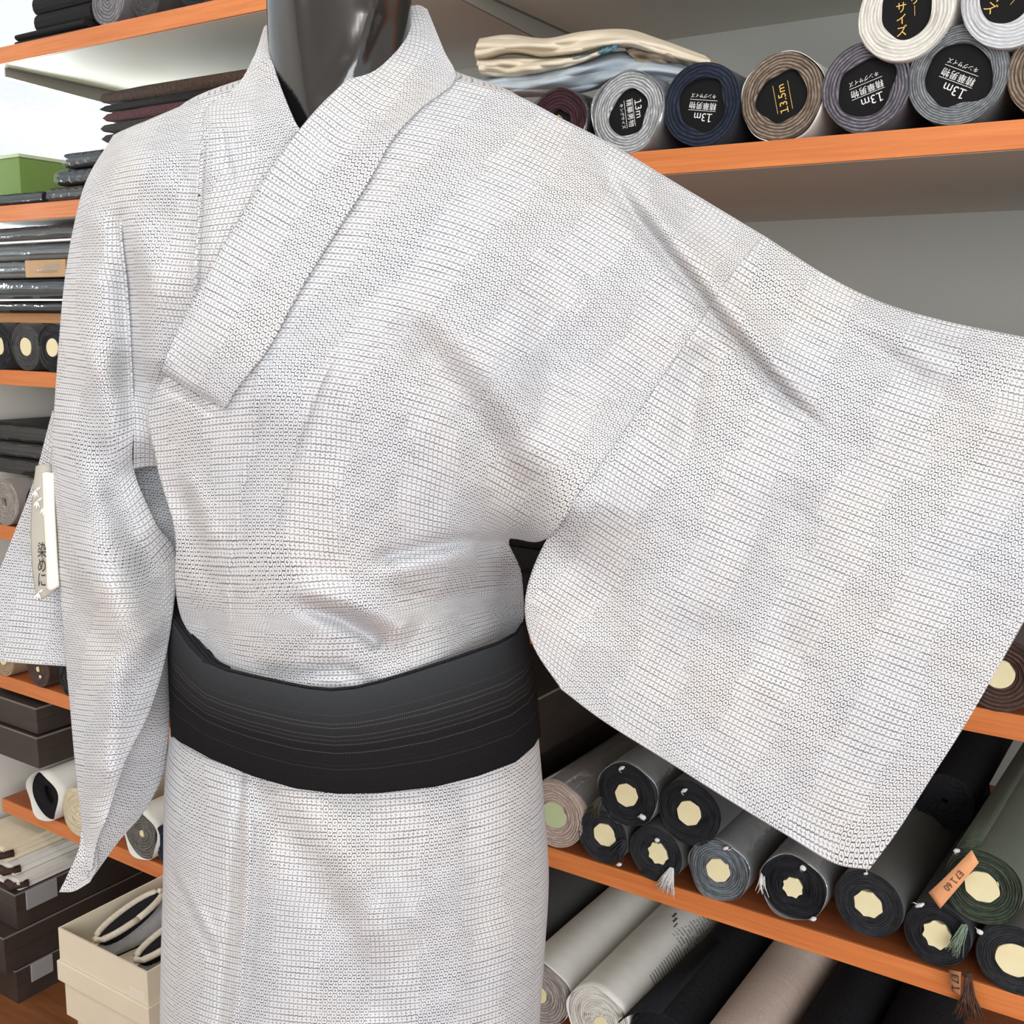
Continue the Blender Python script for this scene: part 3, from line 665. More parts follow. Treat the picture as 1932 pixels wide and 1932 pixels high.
# second shelf, left: green box, bagged cloth, folded pile
gb = empty('green_box', (-1.885, 1.225, ZS[1]+.0232)); tag(gb, 'green cardboard box with pale top edge at the window, far left', 'box')
GRN = noisy('green_card', lin(112, 140, 70), lin(118, 146, 76), 10, .6, .03)
box('body', -.22, 0, 0, .26, 0, .064, GRN, gb, .001); box('lid', -.2215, .0015, -.0015, .262, .0645, .071, noisy('pale_green_top', lin(190, 204, 170), lin(198, 210, 178), 10, .6, .03), gb, .001)  # thin paler green cap along the top edge
package('dark bagged cloth lying flat underneath the green box', -2.04, -1.80, 1.21, 1.55, ZS[1]+.0003, .021, DK, group='bagged cloth beside the green box', seed=4)
zz = ZS[1]+.0003
for lab, h, m, x0 in (('brown bagged cloth at the bottom, right of the green box', .026, BR, -1.785), ('grey-black bagged cloth, second layer right of the green box', .026, DK, -1.76), ('black bagged cloth on top, right of the green box', .024, DG, -1.735)):
    package(lab, x0, x0+.10, 1.215, 1.45, zz, h, m, group='bagged cloth beside the green box', seed=int(zz*999)); zz += h+.0026
PILE = 'folded cloth piled beside the kimono shoulder'
cols = [DK, BR, DG, MR, DK, DG, DG, MR, DK, BR]; nm = ['black', 'brown', 'dark grey', 'maroon', 'black', 'dark grey', 'dark grey', 'maroon', 'black', 'dark brown']
zz = ZS[1]+.0003
def fan(label, x0, x1, z0, h, mat, seed):
    t = empty('folded_cloth', ((x0+x1)/2, 1.215, z0)); tag(t, label, 'folded cloth', PILE); w = x1-x0; R = np.random.default_rng(seed)
    prof = [(-w/2-.012, h*.5), (-w/2, h*.86), (-w/4, h*.98), (0, h*.96), (w/2, h*.92), (w/2+.006, h*.5), (w/2, h*.06), (0, 0), (-w/4, 0), (-w/2, h*.12)]
    rows = [[(x+R.uniform(-.003, .003), y, z) for x, z in prof] for y in (0, .01, .16, .31, .32)]
    bm = bmesh.new(); rg = [[bm.verts.new(q) for q in r] for r in rows]
    for A, B in zip(rg, rg[1:]):
        for k in range(len(prof)): bm.faces.new((A[k], A[(k+1) % len(prof)], B[(k+1) % len(prof)], B[k]))
    bm.faces.new(rg[0][::-1]); bm.faces.new(rg[-1]); from_bm('folded_layers', bm, mat, t, True); return t
fl = ['black folded cloth at the bottom of the pile behind the shoulder', 'brown folded cloth, second from bottom behind the shoulder', 'dark grey folded cloth low in the pile behind the shoulder', 'maroon folded cloth low in the pile behind the shoulder',
      'black folded cloth halfway up the pile behind the shoulder', 'dark grey folded cloth above the middle of the pile behind the shoulder', 'dark grey folded cloth under the top maroon one beside the shoulder', 'maroon folded cloth, second from the top of the pile', 'black folded cloth just under the topmost one of the pile', 'dark brown patterned folded cloth topmost on the pile by the shoulder']
hs = [.017]*6+[.0155, .0165, .012, .020]
for k in range(10):
    fan(fl[k], -1.62+.004*math.sin(k*2), -1.2, zz, hs[k], cols[k], k); zz += hs[k]+.0006

# top shelf, left
def limp_roll(label, px, z, r, mat, seed, core=None, rc=.004, L=.36, **kw):
    return roll(label, col_x(px, 1.215, z), z, r, mat, rc=rc, core=core, seed=seed, y0=1.215, L=L, group='dark rolls on the highest shelf', wob=.06, **kw)
zt = ZS[0]
package('black folded cloth at the left end of the highest shelf', -1.86, -1.66, 1.215, 1.5, zt+.0003, .022, DK, film=False, seed=70, group='dark cloth on the highest shelf')
package('black folded cloth lying on another one, highest shelf', -1.81, -1.655, 1.22, 1.5, zt+.0226, .085, DK, film=False, seed=71, lay=.028, group='dark cloth on the highest shelf')
limp_roll('grey spiral roll on the highest shelf, above the shelf bracket', 203, zt+.041, .040, roll_mat('grey_spiral_cloth', lin(84, 84, 88), lin(170, 168, 172), 190, .2), 72)
limp_roll('dark grey roll right of the grey spiral roll, highest shelf', 275, zt+.036, .035, DGREY, 73)
limp_roll('blue-black roll hanging over the highest shelf edge', 365, zt+.035, .034, INK, 74)
limp_roll('navy roll beside the mannequin neck, highest shelf', 455, zt+.033, .032, NAVY, 75)

# third shelf to fourth shelf, left
package('black shiny bagged cloth behind the hanging sleeve, fourth shelf', -2.05, -1.72, 1.24, 1.6, ZS[3]+.094, .035, DK, seed=81, group='bagged cloth on the fourth shelf')
package('dark bagged cloth second from top on the fourth shelf', -2.04, -1.70, 1.235, 1.6, ZS[3]+.131, .030, DG, seed=82, group='bagged cloth on the fourth shelf')
package('black bagged cloth topmost on the fourth shelf, far left', -2.06, -1.74, 1.23, 1.6, ZS[3]+.163, .034, DK, seed=83, group='bagged cloth on the fourth shelf')
for px, lab, m, sd in ((8, 'brown-grey roll at the left picture edge, fourth shelf', GREYW, 84), (75, 'black roll behind the sleeve back, fourth shelf', KURO, 85), (140, 'dark roll hidden behind the left sleeve, fourth shelf', DGREY, 86)):
    z = ZS[3]+.0455; roll(lab, col_x(px, 1.2, z), z, .045, m, rc=.010, seed=sd, core='plug' if sd != 84 else None, group='rolls on the fourth shelf at far left')
package('black folded cloth stacked behind the kimono waist, fourth shelf', -1.25, -.72, 1.22, 1.6, ZS[3]+.0003, .13, DK, film=False, seed=96, lay=.03)
# fifth shelf, left
for px, lab, m, sd, rc in ((6, 'tan roll with white core at the left picture edge, fifth shelf', roll_mat('tan_cloth', lin(140, 118, 90), lin(212, 190, 156), 200, .2), 87, .012), (72, 'dark brown roll below the sleeve hem, fifth shelf', DBROWN, 88, .005), (132, 'black roll beside the dark brown one, fifth shelf', KURO, 89, .008)):
    z = ZS[4]+.036; t = roll(lab, col_x(px, 1.2, z), z, .0355, m, rc=rc, seed=sd, scal=0.0, group='rolls on the fifth shelf at far left')
    if sd == 88: knot(t, .012, -.012, .004)
# lowest shelf, left
def t6(px, r, lab, m, sd, **kw):
    z = ZS[5]+r*1.035; return roll(lab, col_x(px, kw.get('y0', 1.2), z), z, r, m, seed=sd, group='rolls on the lowest shelf at left', **kw)
t6(90, .0485, 'black roll inside an open white paper sleeve, lowest shelf', BLACK, 91, core=None, rc=.02, wrap=(PAPER, 0.012))
t6(147, .0475, 'cream cotton roll with visible spiral, beside the sleeve tip', CREAMC, 92, core=None, rc=.004, y0=1.185, sq=1.04, L=.3)
t6(268, .047, 'dark grey striped roll in white paper sleeve by the skirt', roll_mat('grey_striped_cloth', lin(62, 60, 58), lin(150, 146, 140), 200, .2), 93, rc=.007, wrap=(PAPER, 0.006), scal=0.3)
t6(322, .043, 'navy roll squeezed between the paper sleeve and the skirt', NAVY, 94, core=None, rc=.01)
def card_box(name, label, x0, x1, y0, y1, z0, h, tab=None, lidz=.6, group=None, cat='box'):
    t = empty(name, ((x0+x1)/2, y0, z0)); tag(t, label, cat, group); w = x1-x0; d = y1-y0
    box('body', -w/2+.002, w/2-.002, .002, d-.002, 0, h*lidz, DARKBOX, t); box('lid', -w/2, w/2, 0, d, h*lidz-.004, h-.001, DARKBOX, t, .001)
    bm = bmesh.new(); add_box(bm, w/2, w/2+.0012, 0, d, h-.004, h-.0005); add_box(bm, -w/2, w/2+.0012, -.0012, 0, h-.004, h-.0005); from_bm('lid_rim', bm, DARKRIM, t)
    if tab: box('label_tab', w/2+.001, w/2+.0045, tab[0], tab[1], h*.45, h*.98, GREYTAB, t, .002)
    return t
GD = 'dark storage boxes against the left wall'
card_box('storage_box', 'dark brown storage box under the fifth shelf, upper of two', -2.06, -1.885, 1.19, 1.62, .549, .056, group='dark boxes between fifth and lowest shelf')
card_box('storage_box', 'dark brown storage box under the fifth shelf, lower of two', -2.06, -1.88, 1.185, 1.62, .481, .066, group='dark boxes between fifth and lowest shelf')
z = 0.0
for lab, h, tab, y0 in (('lowest dark storage box standing on the floor, far left', .075, (.03, .08), 1.12), ('dark storage box, second from the floor, far left', .080, None, 1.10), ('dark storage box with grey label tab, topmost on the floor pile', .078, (.02, .09), 1.13)):
    card_box('storage_box', lab, -2.08, -1.90, y0, 1.7, z, h, tab, group=GD); z += h+.0005
# folded cream papers on the storage boxes
zz = z
CP = noisy('cream_wrapping', lin(226, 214, 188), lin(236, 226, 204), 20, .7, .05); WP = noisy('white_wrapping', lin(222, 220, 216), lin(232, 230, 226), 20, .7, .05)
for lab, h, m, x0, x1 in (('white folded wrapper with brown ends, lower of the three by the floor boxes', .022, WP, -2.06, -1.905), ('white folded wrapper with brown ends, middle of the three', .022, WP, -2.07, -1.93), ('cream folded wrapper with brown ribbon, top of the three', .03, CP, -2.08, -1.95)):
    t = package(lab, x0, x1, 1.14, 1.45, zz, h, m, film=False, cat='wrapper', name='folded_wrapper', group='folded wrappers under the lowest shelf', seed=int(zz*1000)); zz += h+.001
    w = x1-x0; bm = bmesh.new(); add_tube(bm, [(w/2-.03, -.004, h*.5), (w/2-.005, -.008, h*.55), (w/2+.004, .02, h*.5)], .008, 8); from_bm('brown_ribbon', bm, BR, t, True)

# shoe-box stack with slippers
bx = empty('shoe_box', (0, 0, 0)); tag(bx, 'open ivory shoe box with slippers, top of the stack by the skirt', 'box', 'ivory shoe boxes')
c0 = at_Y(110, 1757, .985); c1 = at_Y(277, 1828, .985)
zt_ = float((c0[2]+c1[2])/2); X0, X1, Y0_ = float(c0[0]), float(c1[0]), .985; D_ = .33; H_ = .058; tk = .003
bx.location = (X0, Y0_, zt_-H_)
W_ = X1-X0
bm = bmesh.new()
add_box(bm, 0, W_, 0, tk, 0, H_); add_box(bm, 0, W_, D_-tk, D_, 0, H_); add_box(bm, 0, tk, tk, D_-tk, 0, H_); add_box(bm, W_-tk, W_, tk, D_-tk, 0, H_); add_box(bm, tk, W_-tk, tk, D_-tk, 0, tk)
from_bm('tray', bm, IVORY, bx)
stk = box('sticker', W_-.045, W_-.008, -.0006, 0, .006, .018, new_mat('white_sticker', lin(232, 226, 210), .5), bx)
sb = zt_-H_
for k, (lab, h, gr) in enumerate((('closed ivory shoe box directly under the open one with slippers', .10, 0), ('ivory shoe box lowest but one in the stack by the skirt', .10, .02), ('ivory shoe box at the bottom of the stack, on the floor', None, .02))):
    top = sb; h = top if h is None else min(h, top); sb = top-h
    t = empty('shoe_box', (X0+W_/2, Y0_+D_/2, sb)); tag(t, lab, 'box', 'ivory shoe boxes')
    lh = .036; ins = .006+gr
    box('lid', -W_/2-.004+gr*.9, W_/2+.004-gr*.3, -D_/2-.004+gr, D_/2, h-lh, h-.0005, IVORY, t, .0012)
    box('body', -W_/2+ins, W_/2-.004-gr*.3, -D_/2+.002+gr, D_/2-ins, 0, h-lh+.001, IVORY, t, .001)
def slipper(x, label, rz):
    t = empty('slipper', (X0+x, Y0_+.012, zt_-H_+tk), rz); tag(t, label, 'slipper', 'fleece-lined slippers in the open box')
    n = 22; V = []
    GRAYS = bpy.data.materials.get('pale_grey_felt') or noisy('pale_grey_felt', lin(170, 172, 176), lin(190, 192, 196), 90, .9, .2)
    L = .28
    def half(f): return .036*(math.sin(min(1, f*1.15+.10)*math.pi*.5))*(1-.55*max(0, (f-.55)/.45)**2)
    rows = []
    for i in range(n):
        f = i/(n-1); w = half(f)*(.2+.8*min(1, f*8))*(.35+.65*min(1, (1-f)*7)); hh = .018+.038*f**.8
        rows.append([(s*w*math.cos(a), f*L, .004+hh*math.sin(a)) for a, s in [(math.pi*k/10, 1) for k in range(11)]])
    grid_mesh('upper', np.array([[(x_, y_, z_) for x_, y_, z_ in r] for r in rows]), GRAYS, t, thick=.003)
    bm = bmesh.new(); top = []; bot = []
    pts = [(half(i/21)*(.2+.8*min(1, i/21*8))*(.35+.65*min(1, (1-i/21)*7)), i/21*L) for i in range(22)]
    loop = [(w, y) for w, y in pts]+[(-w, y) for w, y in pts[::-1]]
    A = [bm.verts.new((x_, y_, 0)) for x_, y_ in loop]; B = [bm.verts.new((x_, y_, .006)) for x_, y_ in loop]
    bm.faces.new(A[::-1]); bm.faces.new(B)
    for k in range(len(loop)): bm.faces.new((A[k], A[(k+1) % len(loop)], B[(k+1) % len(loop)], B[k]))
    from_bm('sole', bm, BLACK, t)
    # dark foot opening with a fleece rim
    bm = bmesh.new(); c = []
    for k in range(28):
        a = k*2*math.pi/28; c.append((.019*math.cos(a), .085+.062*math.sin(a), .050+.012*math.sin(a)))
    vs = [bm.verts.new(q) for q in c]; bm.faces.new(vs); vb = [bm.verts.new((q[0]*.8, q[1], q[2]-.02)) for q in c]; bm.faces.new(vb[::-1])
    for k in range(28): bm.faces.new((vs[k], vs[(k+1) % 28], vb[(k+1) % 28], vb[k]))
    from_bm('foot_opening', bm, BLACK, t)
    bm = bmesh.new(); add_tube(bm, [(q[0]*1.12, .085+(q[1]-.085)*1.1, q[2]+.001) for q in c]+[(c[0][0]*1.12, .085+(c[0][1]-.085)*1.1, c[0][2])], .0055, 8); from_bm('fleece_rim', bm, FUR, t, True)
slipper(W_*.27, 'grey slipper with fleece rim on the left in the open shoe box', 0.03)
slipper(W_*.72, 'grey slipper with fleece rim on the right in the open shoe box', -0.02)
# dark boxes seen between skirt and sleeve, fifth shelf middle
card_box('storage_box', 'dark long storage box lying behind the beige roll, lower one', -1.16, -.80, 1.24, 1.72, ZS[4]+.0005, .10, group='dark boxes on the fifth shelf')
card_box('storage_box', 'dark long storage box behind the sleeve hem, upper one', -1.14, -.77, 1.24, 1.72, ZS[4]+.101, .09, group='dark boxes on the fifth shelf')
# dark cloth on the third shelf behind the sleeve
package('dark folded cloth peeping above the sleeve at the right edge, third shelf', -.32, .25, 1.23, 1.6, ZS[2]+.0003, .065, DK, film=False, seed=95)

# crumpled cloth pile on the labelled rolls
def crumple(label, rows, Y, mat, seed, thick=.0025, name='crumpled_cloth', bulge=.05, amp=.0055, nv=70, nu=130):
    t = empty(name, at_Y(*rows[len(rows)//2][len(rows[0])//2], Y)); tag(t, label, 'cloth', 'cloth piled behind the kimono shoulder')
    G = upsample(np.array(rows, float), nv, nu); PX, PY = G[..., 0], G[..., 1]
    v = np.linspace(0, 1, nv)[:, None]; u = np.linspace(0, 1, nu)[None, :]
    dY = Y+bulge*(1-np.sin(np.pi*np.clip(v, 0, 1))**.6)+amp*(.6*np.sin(v*8+u*5+seed)+.8*np.sin(u*15+v*7+seed*2)+.35*np.sin(u*31-v*12)+1.0*np.abs(np.sin(u*6.5+v*5+seed*1.3))-.9*np.abs(np.sin(v*9-u*4+seed)))
    X = (PX-966)/F; Yy = (PY-966)/F; R_ = FW+X[..., None]*RT-Yy[..., None]*UP
    W = EYE+R_*(dY/R_[..., 1])[..., None]-np.array(t.location)
    grid_mesh('cloth_sheet', W, mat, t, thick=thick); return t
SAND = noisy('sand_cotton', lin(216, 205, 184), lin(224, 214, 194), 30, .85, .1); BLUEG = noisy('blue_grey_cotton', lin(172, 184, 194), lin(184, 196, 206), 30, .85, .1)
TAUPE = noisy('taupe_cotton', lin(150, 134, 116), lin(166, 150, 132), 30, .85, .1); TEAL = noisy('teal_print', lin(92, 134, 146), lin(104, 146, 158), 30, .8, .05)
SHAD = noisy('slate_cotton', lin(96, 102, 108), lin(120, 126, 132), 30, .85, .1)
crumple('blue-grey crumpled cotton cloth under the folded sand cloth', [[(880, 155), (960, 140), (1050, 125), (1150, 100), (1260, 105), (1330, 140)], [(870, 165), (960, 155), (1060, 140), (1160, 120), (1260, 125), (1350, 155)], [(880, 172), (970, 168), (1060, 160), (1140, 145), (1200, 135), (1290, 150)], [(900, 185), (985, 182), (1070, 178), (1130, 165), (1150, 150), (1230, 160)]], 1.235, BLUEG, 1)
s = crumple('folded sand-coloured cloth on top of the labelled rolls', [[(905, 75), (960, 68), (1030, 75), (1100, 62), (1180, 58), (1240, 75), (1330, 108)], [(897, 95), (960, 88), (1030, 90), (1100, 85), (1180, 78), (1250, 95), (1340, 118)], [(900, 118), (960, 100), (1020, 106), (1090, 100), (1140, 85), (1220, 95), (1320, 122)]], 1.225, SAND, 2, thick=.004)
s2 = crumple('lower fold of pale sand cloth hanging below the upper fold', [[(900, 112), (960, 112), (1030, 113), (1090, 108), (1130, 98)], [(903, 128), (960, 126), (1030, 122), (1090, 114), (1132, 100)], [(910, 140), (960, 144), (1020, 138), (1080, 122), (1120, 108)]], 1.23, SAND, 3, thick=.004, bulge=.03)
crumple('taupe crumpled cloth at the right end of the cloth pile', [[(1180, 92), (1230, 76), (1280, 92), (1320, 105), (1356, 118)], [(1190, 105), (1240, 98), (1290, 108), (1330, 118), (1352, 126)], [(1220, 130), (1260, 132), (1290, 140), (1320, 138), (1345, 132)]], 1.24, TAUPE, 4, amp=.009)
crumple('small teal printed cloth patch tucked in the folded pile', [[(1138, 80), (1155, 76), (1170, 82)], [(1130, 98), (1148, 94), (1162, 92)], [(1080, 112), (1110, 108), (1140, 100)]], 1.222, TEAL, 5, bulge=.01, amp=.002, nv=20, nu=20)

# ------------------------------------------------------------------ mannequin
mq = empty('mannequin', (at_depth(668, 3050, 1.19)[0], at_depth(668, 3050, 1.19)[1], 0)); tag(mq, 'glossy black mannequin wearing the pale patterned kimono', 'mannequin')
def local(o, W): return W-np.array(o.location)
def neckx(PX, PY, f):
    g = np.clip((330-PY)/330, 0, 1)
    d1, _, _ = seg_dist(PX, PY, [(545, -90), (556, 60), (566, 150), (580, 240)]); d2, _, _ = seg_dist(PX, PY, [(712, -90), (702, 20), (672, 110), (610, 215)])
    return (-.010*np.exp(-(d1/22)**2)-.010*np.exp(-(d2/20)**2)+.012*np.exp(-(((PX-640)/34)**2))*np.clip((PY-60)/120, 0, 1)*np.exp(-((PY-210)/110)**2))*f*g
MR_ = [(512, -150, 768, -150, -130, .952, 1.0, 1.06), (503, -60, 777, -60, -40, .945, 1.0, 1.065), (503, 40, 776, 40, 60, .945, 1.005, 1.07), (506, 120, 780, 120, 145, .945, 1.012, 1.08),
       (498, 190, 800, 190, 230, .945, 1.02, 1.1), (440, 250, 880, 255, 300, .945, 1.03, 1.12), (360, 330, 960, 330, 400, .945, 1.045, 1.15), (350, 480, 965, 480, 560, .945, 1.06, 1.17),
       (360, 700, 955, 700, 790, .945, 1.07, 1.18), (400, 960, 900, 960, 1040, .985, 1.09, 1.18), (400, 1250, 880, 1250, 1330, 1.02, 1.10, 1.19), (400, 1500, 930, 1500, 1590, 1.02, 1.11, 1.2), (450, 1650, 900, 1650, 1720, 1.06, 1.13, 1.19)]
Wm = loop_rows(MR_, 130, 96, xtra=neckx)
to = grid_mesh('torso', local(mq, Wm), GLOSSBLACK, mq, close_u=True)
me = to.data; bm = bmesh.new(); bm.from_mesh(me)
bm.verts.ensure_lookup_table(); bm.faces.new([bm.verts[k] for k in range(96)]); bm.faces.new([bm.verts[129*96+k] for k in range(96)][::-1]); bmesh.ops.recalc_face_normals(bm, faces=bm.faces); bm.to_mesh(me); bm.free()
me.polygons.foreach_set('use_smooth', [True]*len(me.polygons))
CHROME = new_mat('brushed_steel', (.5, .5, .5), .3, metal=1.0)
pc = at_depth(675, 1680, 1.13)-np.array(mq.location)
bm = bmesh.new(); add_tube(bm, [(pc[0], pc[1], pc[2]+.03), (pc[0], pc[1], .02)], .014, 16); from_bm('stand_pole', bm, CHROME, mq, True)
bm = bmesh.new(); bmesh.ops.create_cone(bm, cap_ends=True, segments=40, radius1=.15, radius2=.14, depth=.014, matrix=Matrix.Translation((pc[0], pc[1], .0075))); from_bm('stand_base', bm, CHROME, mq)

# ------------------------------------------------------------------ kimono
kt = empty('kimono', at_depth(660, 1400, 1.08)); tag(kt, 'pale grey-white kimono woven with fine dark hexagons and crosses, on mannequin', 'kimono')
KO = np.array(kt.location)
BODY = [(565, 240, .928), (600, 300, .922), (776, 14, 1.03), (820, 80, 1.0), (858, 150, .985), (740, 75, .985), (690, 125, .96), (640, 170, .94), (975, 182, .985), (1150, 272, .985), (1345, 388, .975), (1440, 445, .968), (1660, 572, .95), (1932, 640, .92), (2180, 690, .90),
 (780, 240, .945), (900, 280, .94), (1100, 370, .945), (1290, 480, .945), (1500, 600, .935), (1745, 700, .91), (2010, 770, .885),
 (700, 400, .908), (800, 500, .897), (600, 600, .895), (750, 700, .89), (950, 600, .905), (1130, 700, .925), (1300, 640, .937), (1560, 775, .925), (1815, 865, .905), (2060, 935, .885),
 (480, 400, .925), (400, 600, .918), (310, 700, .945), (294, 800, .968), (296, 870, .98), (500, 750, .90), (400, 800, .93), (600, 850, .905), (800, 850, .905), (960, 850, .925), (1034, 1014, .95), (1215, 762, .937),
 (330, 1000, .99), (420, 1000, .948), (520, 1000, .925), (650, 1000, .916), (800, 1030, .938), (890, 1025, .968), (962, 1016, 1.02),
 (332, 1100, 1.01), (500, 1110, .94), (650, 1110, .93), (830, 1085, .965), (982, 1075, 1.06),
 (345, 1170, 1.035), (500, 1190, .955), (650, 1200, .947), (830, 1165, .982), (988, 1130, 1.075),
 (400, 1260, 1.02), (650, 1305, .966), (840, 1255, .993), (988, 1190, 1.085), (650, 1400, .98)]
SLV = [(1440, 445, .968), (1660, 572, .95), (1932, 640, .92), (2180, 690, .90), (1375, 525, .945), (1500, 600, .935), (1745, 700, .91), (2010, 770, .885), (1300, 640, .937), (1560, 775, .925), (1815, 865, .905), (2060, 935, .885), (1215, 762, .937), (1490, 905, .925), (1745, 1000, .905), (1985, 1075, .89),
 (1125, 888, .94), (1034, 1014, .95), (1190, 1110, .945), (1480, 1240, .93), (1725, 1335, .91), (995, 1125, .965), (1060, 1300, .97), (1255, 1432, .96), (1490, 1578, .945), (1640, 1640, .935), (1905, 1220, .895), (1695, 1565, .925), (1300, 1000, .935)]
LEFT = [(215, 256, 1.06), (312, 215, 1.03), (385, 184, 1.01), (450, 160, 1.0), (505, 60, 1.04), (480, 110, 1.01), (560, 235, .938), (575, 300, .935), (470, 290, .95), (370, 285, .96), (250, 298, .99), (165, 340, 1.05), (140, 430, 1.05), (185, 418, 1.0), (228, 412, .985), (300, 420, .965),
 (122, 540, 1.05), (182, 542, 1.0), (240, 550, 1.0), (300, 550, .97), (380, 500, .942), (430, 420, .938), (110, 680, 1.05), (180, 690, 1.0), (248, 690, 1.015), (300, 690, .99), (102, 800, 1.05), (178, 810, 1.0), (252, 798, 1.015), (290, 820, 1.01),
 (99, 900, 1.06), (180, 925, 1.0), (246, 895, 1.035), (108, 1000, 1.06), (205, 1020, 1.0), (295, 985, 1.045), (113, 1100, 1.06), (220, 1115, 1.0), (332, 1060, 1.055), (124, 1230, 1.065), (225, 1235, 1.01), (317, 1210, 1.05), (135, 1340, 1.07), (215, 1345, 1.02), (288, 1335, 1.04), (146, 1450, 1.07), (205, 1455, 1.03), (255, 1445, 1.04), (155, 1550, 1.075), (198, 1555, 1.04), (236, 1550, 1.05), (170, 1650, 1.06)]
fB, fL = TPS(BODY), TPS(LEFT)
seam = cr_axis(np.array([(1440, 445), (1375, 525), (1300, 640), (1215, 762), (1125, 888), (1034, 1014)], float), 12)
SLV = [p for p in SLV if min(np.hypot(p[0]-q[0], p[1]-q[1]) for q in seam) > 45]
for q in seam:
    for ox, oy in ((0, 0), (-26, -16), (26, 16)): SLV.append((q[0]+ox, q[1]+oy, float(fB(q[0]+ox, q[1]+oy))))
fS = TPS(SLV)
# folds: (height m, width px, polyline)
fold(-.011, 17, (1120, 290), (1200, 410), (1290, 520), (1350, 600), (1410, 670), (1490, 760), (1560, 820))
fold(.010, 30, (1158, 290), (1240, 405), (1330, 520), (1395, 605), (1465, 690), (1555, 785))
fold(-.006, 34, (1480, 520), (1580, 600), (1680, 680), (1790, 740))
fold(.006, 40, (1540, 540), (1640, 610), (1760, 680), (1880, 710))
fold(-.006, 40, (1010, 540), (1040, 640), (1040, 740), (1010, 880))
fold(-.009, 46, (740, 600), (830, 690), (905, 800), (965, 900), (1020, 985))
fold(.007, 50, (820, 600), (920, 700), (990, 800), (1030, 900))
fold(-.007, 30, (1330, 640), (1300, 760), (1290, 900))
fold(.006, 60, (1420, 860), (1380, 1040), (1330, 1200))
fold(-.006, 60, (1500, 900), (1480, 1080), (1450, 1300))
fold(-.005, 50, (1180, 960), (1140, 1090), (1120, 1220))
fold(-.011, 17, (560, 1140), (640, 1165), (700, 1200), (720, 1225))
fold(.010, 26, (560, 1110), (660, 1135), (740, 1170), (780, 1200))
fold(-.008, 16, (700, 1060), (760, 1045), (860, 1022), (960, 1020))
fold(.006, 30, (720, 1085), (820, 1062), (930, 1062))
fold(-.006, 16, (740, 1112), (820, 1135), (880, 1120), (930, 1110))
fold(-.006, 14, (470, 1262), (560, 1275), (640, 1262), (690, 1282))
fold(.004, 20, (700, 1290), (760, 1262), (860, 1225))
fold(.0022, 6, (642, 640), (600, 730), (560, 830), (530, 940), (495, 1115)); fold(-.002, 8, (650, 650), (610, 740), (572, 840), (542, 940), (507, 1115))
fold(.0022, 6, (500, 650), (478, 800), (452, 950), (428, 1090), (432, 1200)); fold(-.002, 8, (510, 660), (490, 800), (464, 950), (440, 1090), (445, 1200))
fold(-.0035, 6, (305, 700), (360, 732), (425, 768)); fold(-.0025, 6, (302, 722), (355, 752), (418, 790))
fold(-.010, 24, (205, 380), (232, 470), (246, 580), (250, 700), (246, 790))
fold(.010, 36, (262, 400), (285, 520), (290, 640), (285, 720))
fold(.004, 8, (382, 225), (376, 330), (372, 430), (366, 580)); fold(-.004, 10, (396, 230), (390, 330), (386, 430), (380, 560))
fold(-.004, 14, (430, 225), (440, 290), (455, 350)); fold(.003, 12, (412, 235), (424, 290), (438, 350))
fold(-.004, 16, (330, 215), (340, 280), (345, 360)); fold(-.005, 20, (480, 120), (470, 165), (430, 195))
fold(.008, 40, (170, 560), (205, 760), (260, 930), (330, 1050)); fold(-.007, 34, (150, 700), (190, 880), (250, 1020), (315, 1130))
fold(.006, 34, (130, 950), (180, 1080), (250, 1180), (300, 1230)); fold(-.006, 30, (120, 1080), (170, 1180), (240, 1270))
fold(.005, 26, (225, 1200), (210, 1350), (200, 1500))
fold(-.004, 22, (330, 900), (360, 980), (380, 1060), (420, 1140)); fold(.004, 18, (350, 880), (385, 960), (410, 1040))
def kp(name, rows, field, label=None, **kw):
    o = patch(name, rows, KIM, kt, field, **kw); o.data.transform(Matrix.Translation(-kt.location))
    if label: o['label'] = label
    return o
B_ = [
 [(850, 148), (905, 161), (975, 181), (1060, 225), (1150, 271), (1245, 328), (1345, 388), (1440, 445)],
 [(730, 240), (820, 258), (905, 282), (1000, 320), (1095, 367), (1190, 418), (1285, 470), (1375, 525)],
 [(610, 370), (700, 375), (800, 390), (900, 420), (1000, 465), (1100, 520), (1200, 580), (1300, 640)],
 [(470, 540), (570, 530), (680, 540), (790, 560), (900, 595), (1005, 645), (1110, 700), (1215, 762)],
 [(294, 740), (400, 715), (520, 705), (640, 715), (760, 740), (880, 780), (1000, 830), (1125, 888)],
 [(296, 870), (400, 860), (510, 855), (620, 860), (730, 880), (840, 915), (940, 960), (1034, 1014)],
 [(330, 1000), (420, 1000), (520, 1000), (620, 1010), (720, 1026), (810, 1036), (890, 1030), (962, 1016)],
 [(332, 1100), (430, 1110), (530, 1110), (630, 1105), (730, 1100), (820, 1085), (905, 1075), (982, 1075)],
 [(345, 1170), (430, 1185), (530, 1190), (640, 1190), (740, 1185), (830, 1165), (915, 1145), (988, 1130)],
 [(390, 1245), (470, 1280), (560, 1300), (650, 1305), (750, 1285), (840, 1255), (920, 1225), (988, 1190)],
 [(400, 1300), (475, 1335), (560, 1360), (650, 1365), (750, 1345), (840, 1315), (920, 1285), (988, 1250)]]
kp('front_panel', B_, fB, nv=230, nu=210, uv0=(.01, 0), ucol=.5)
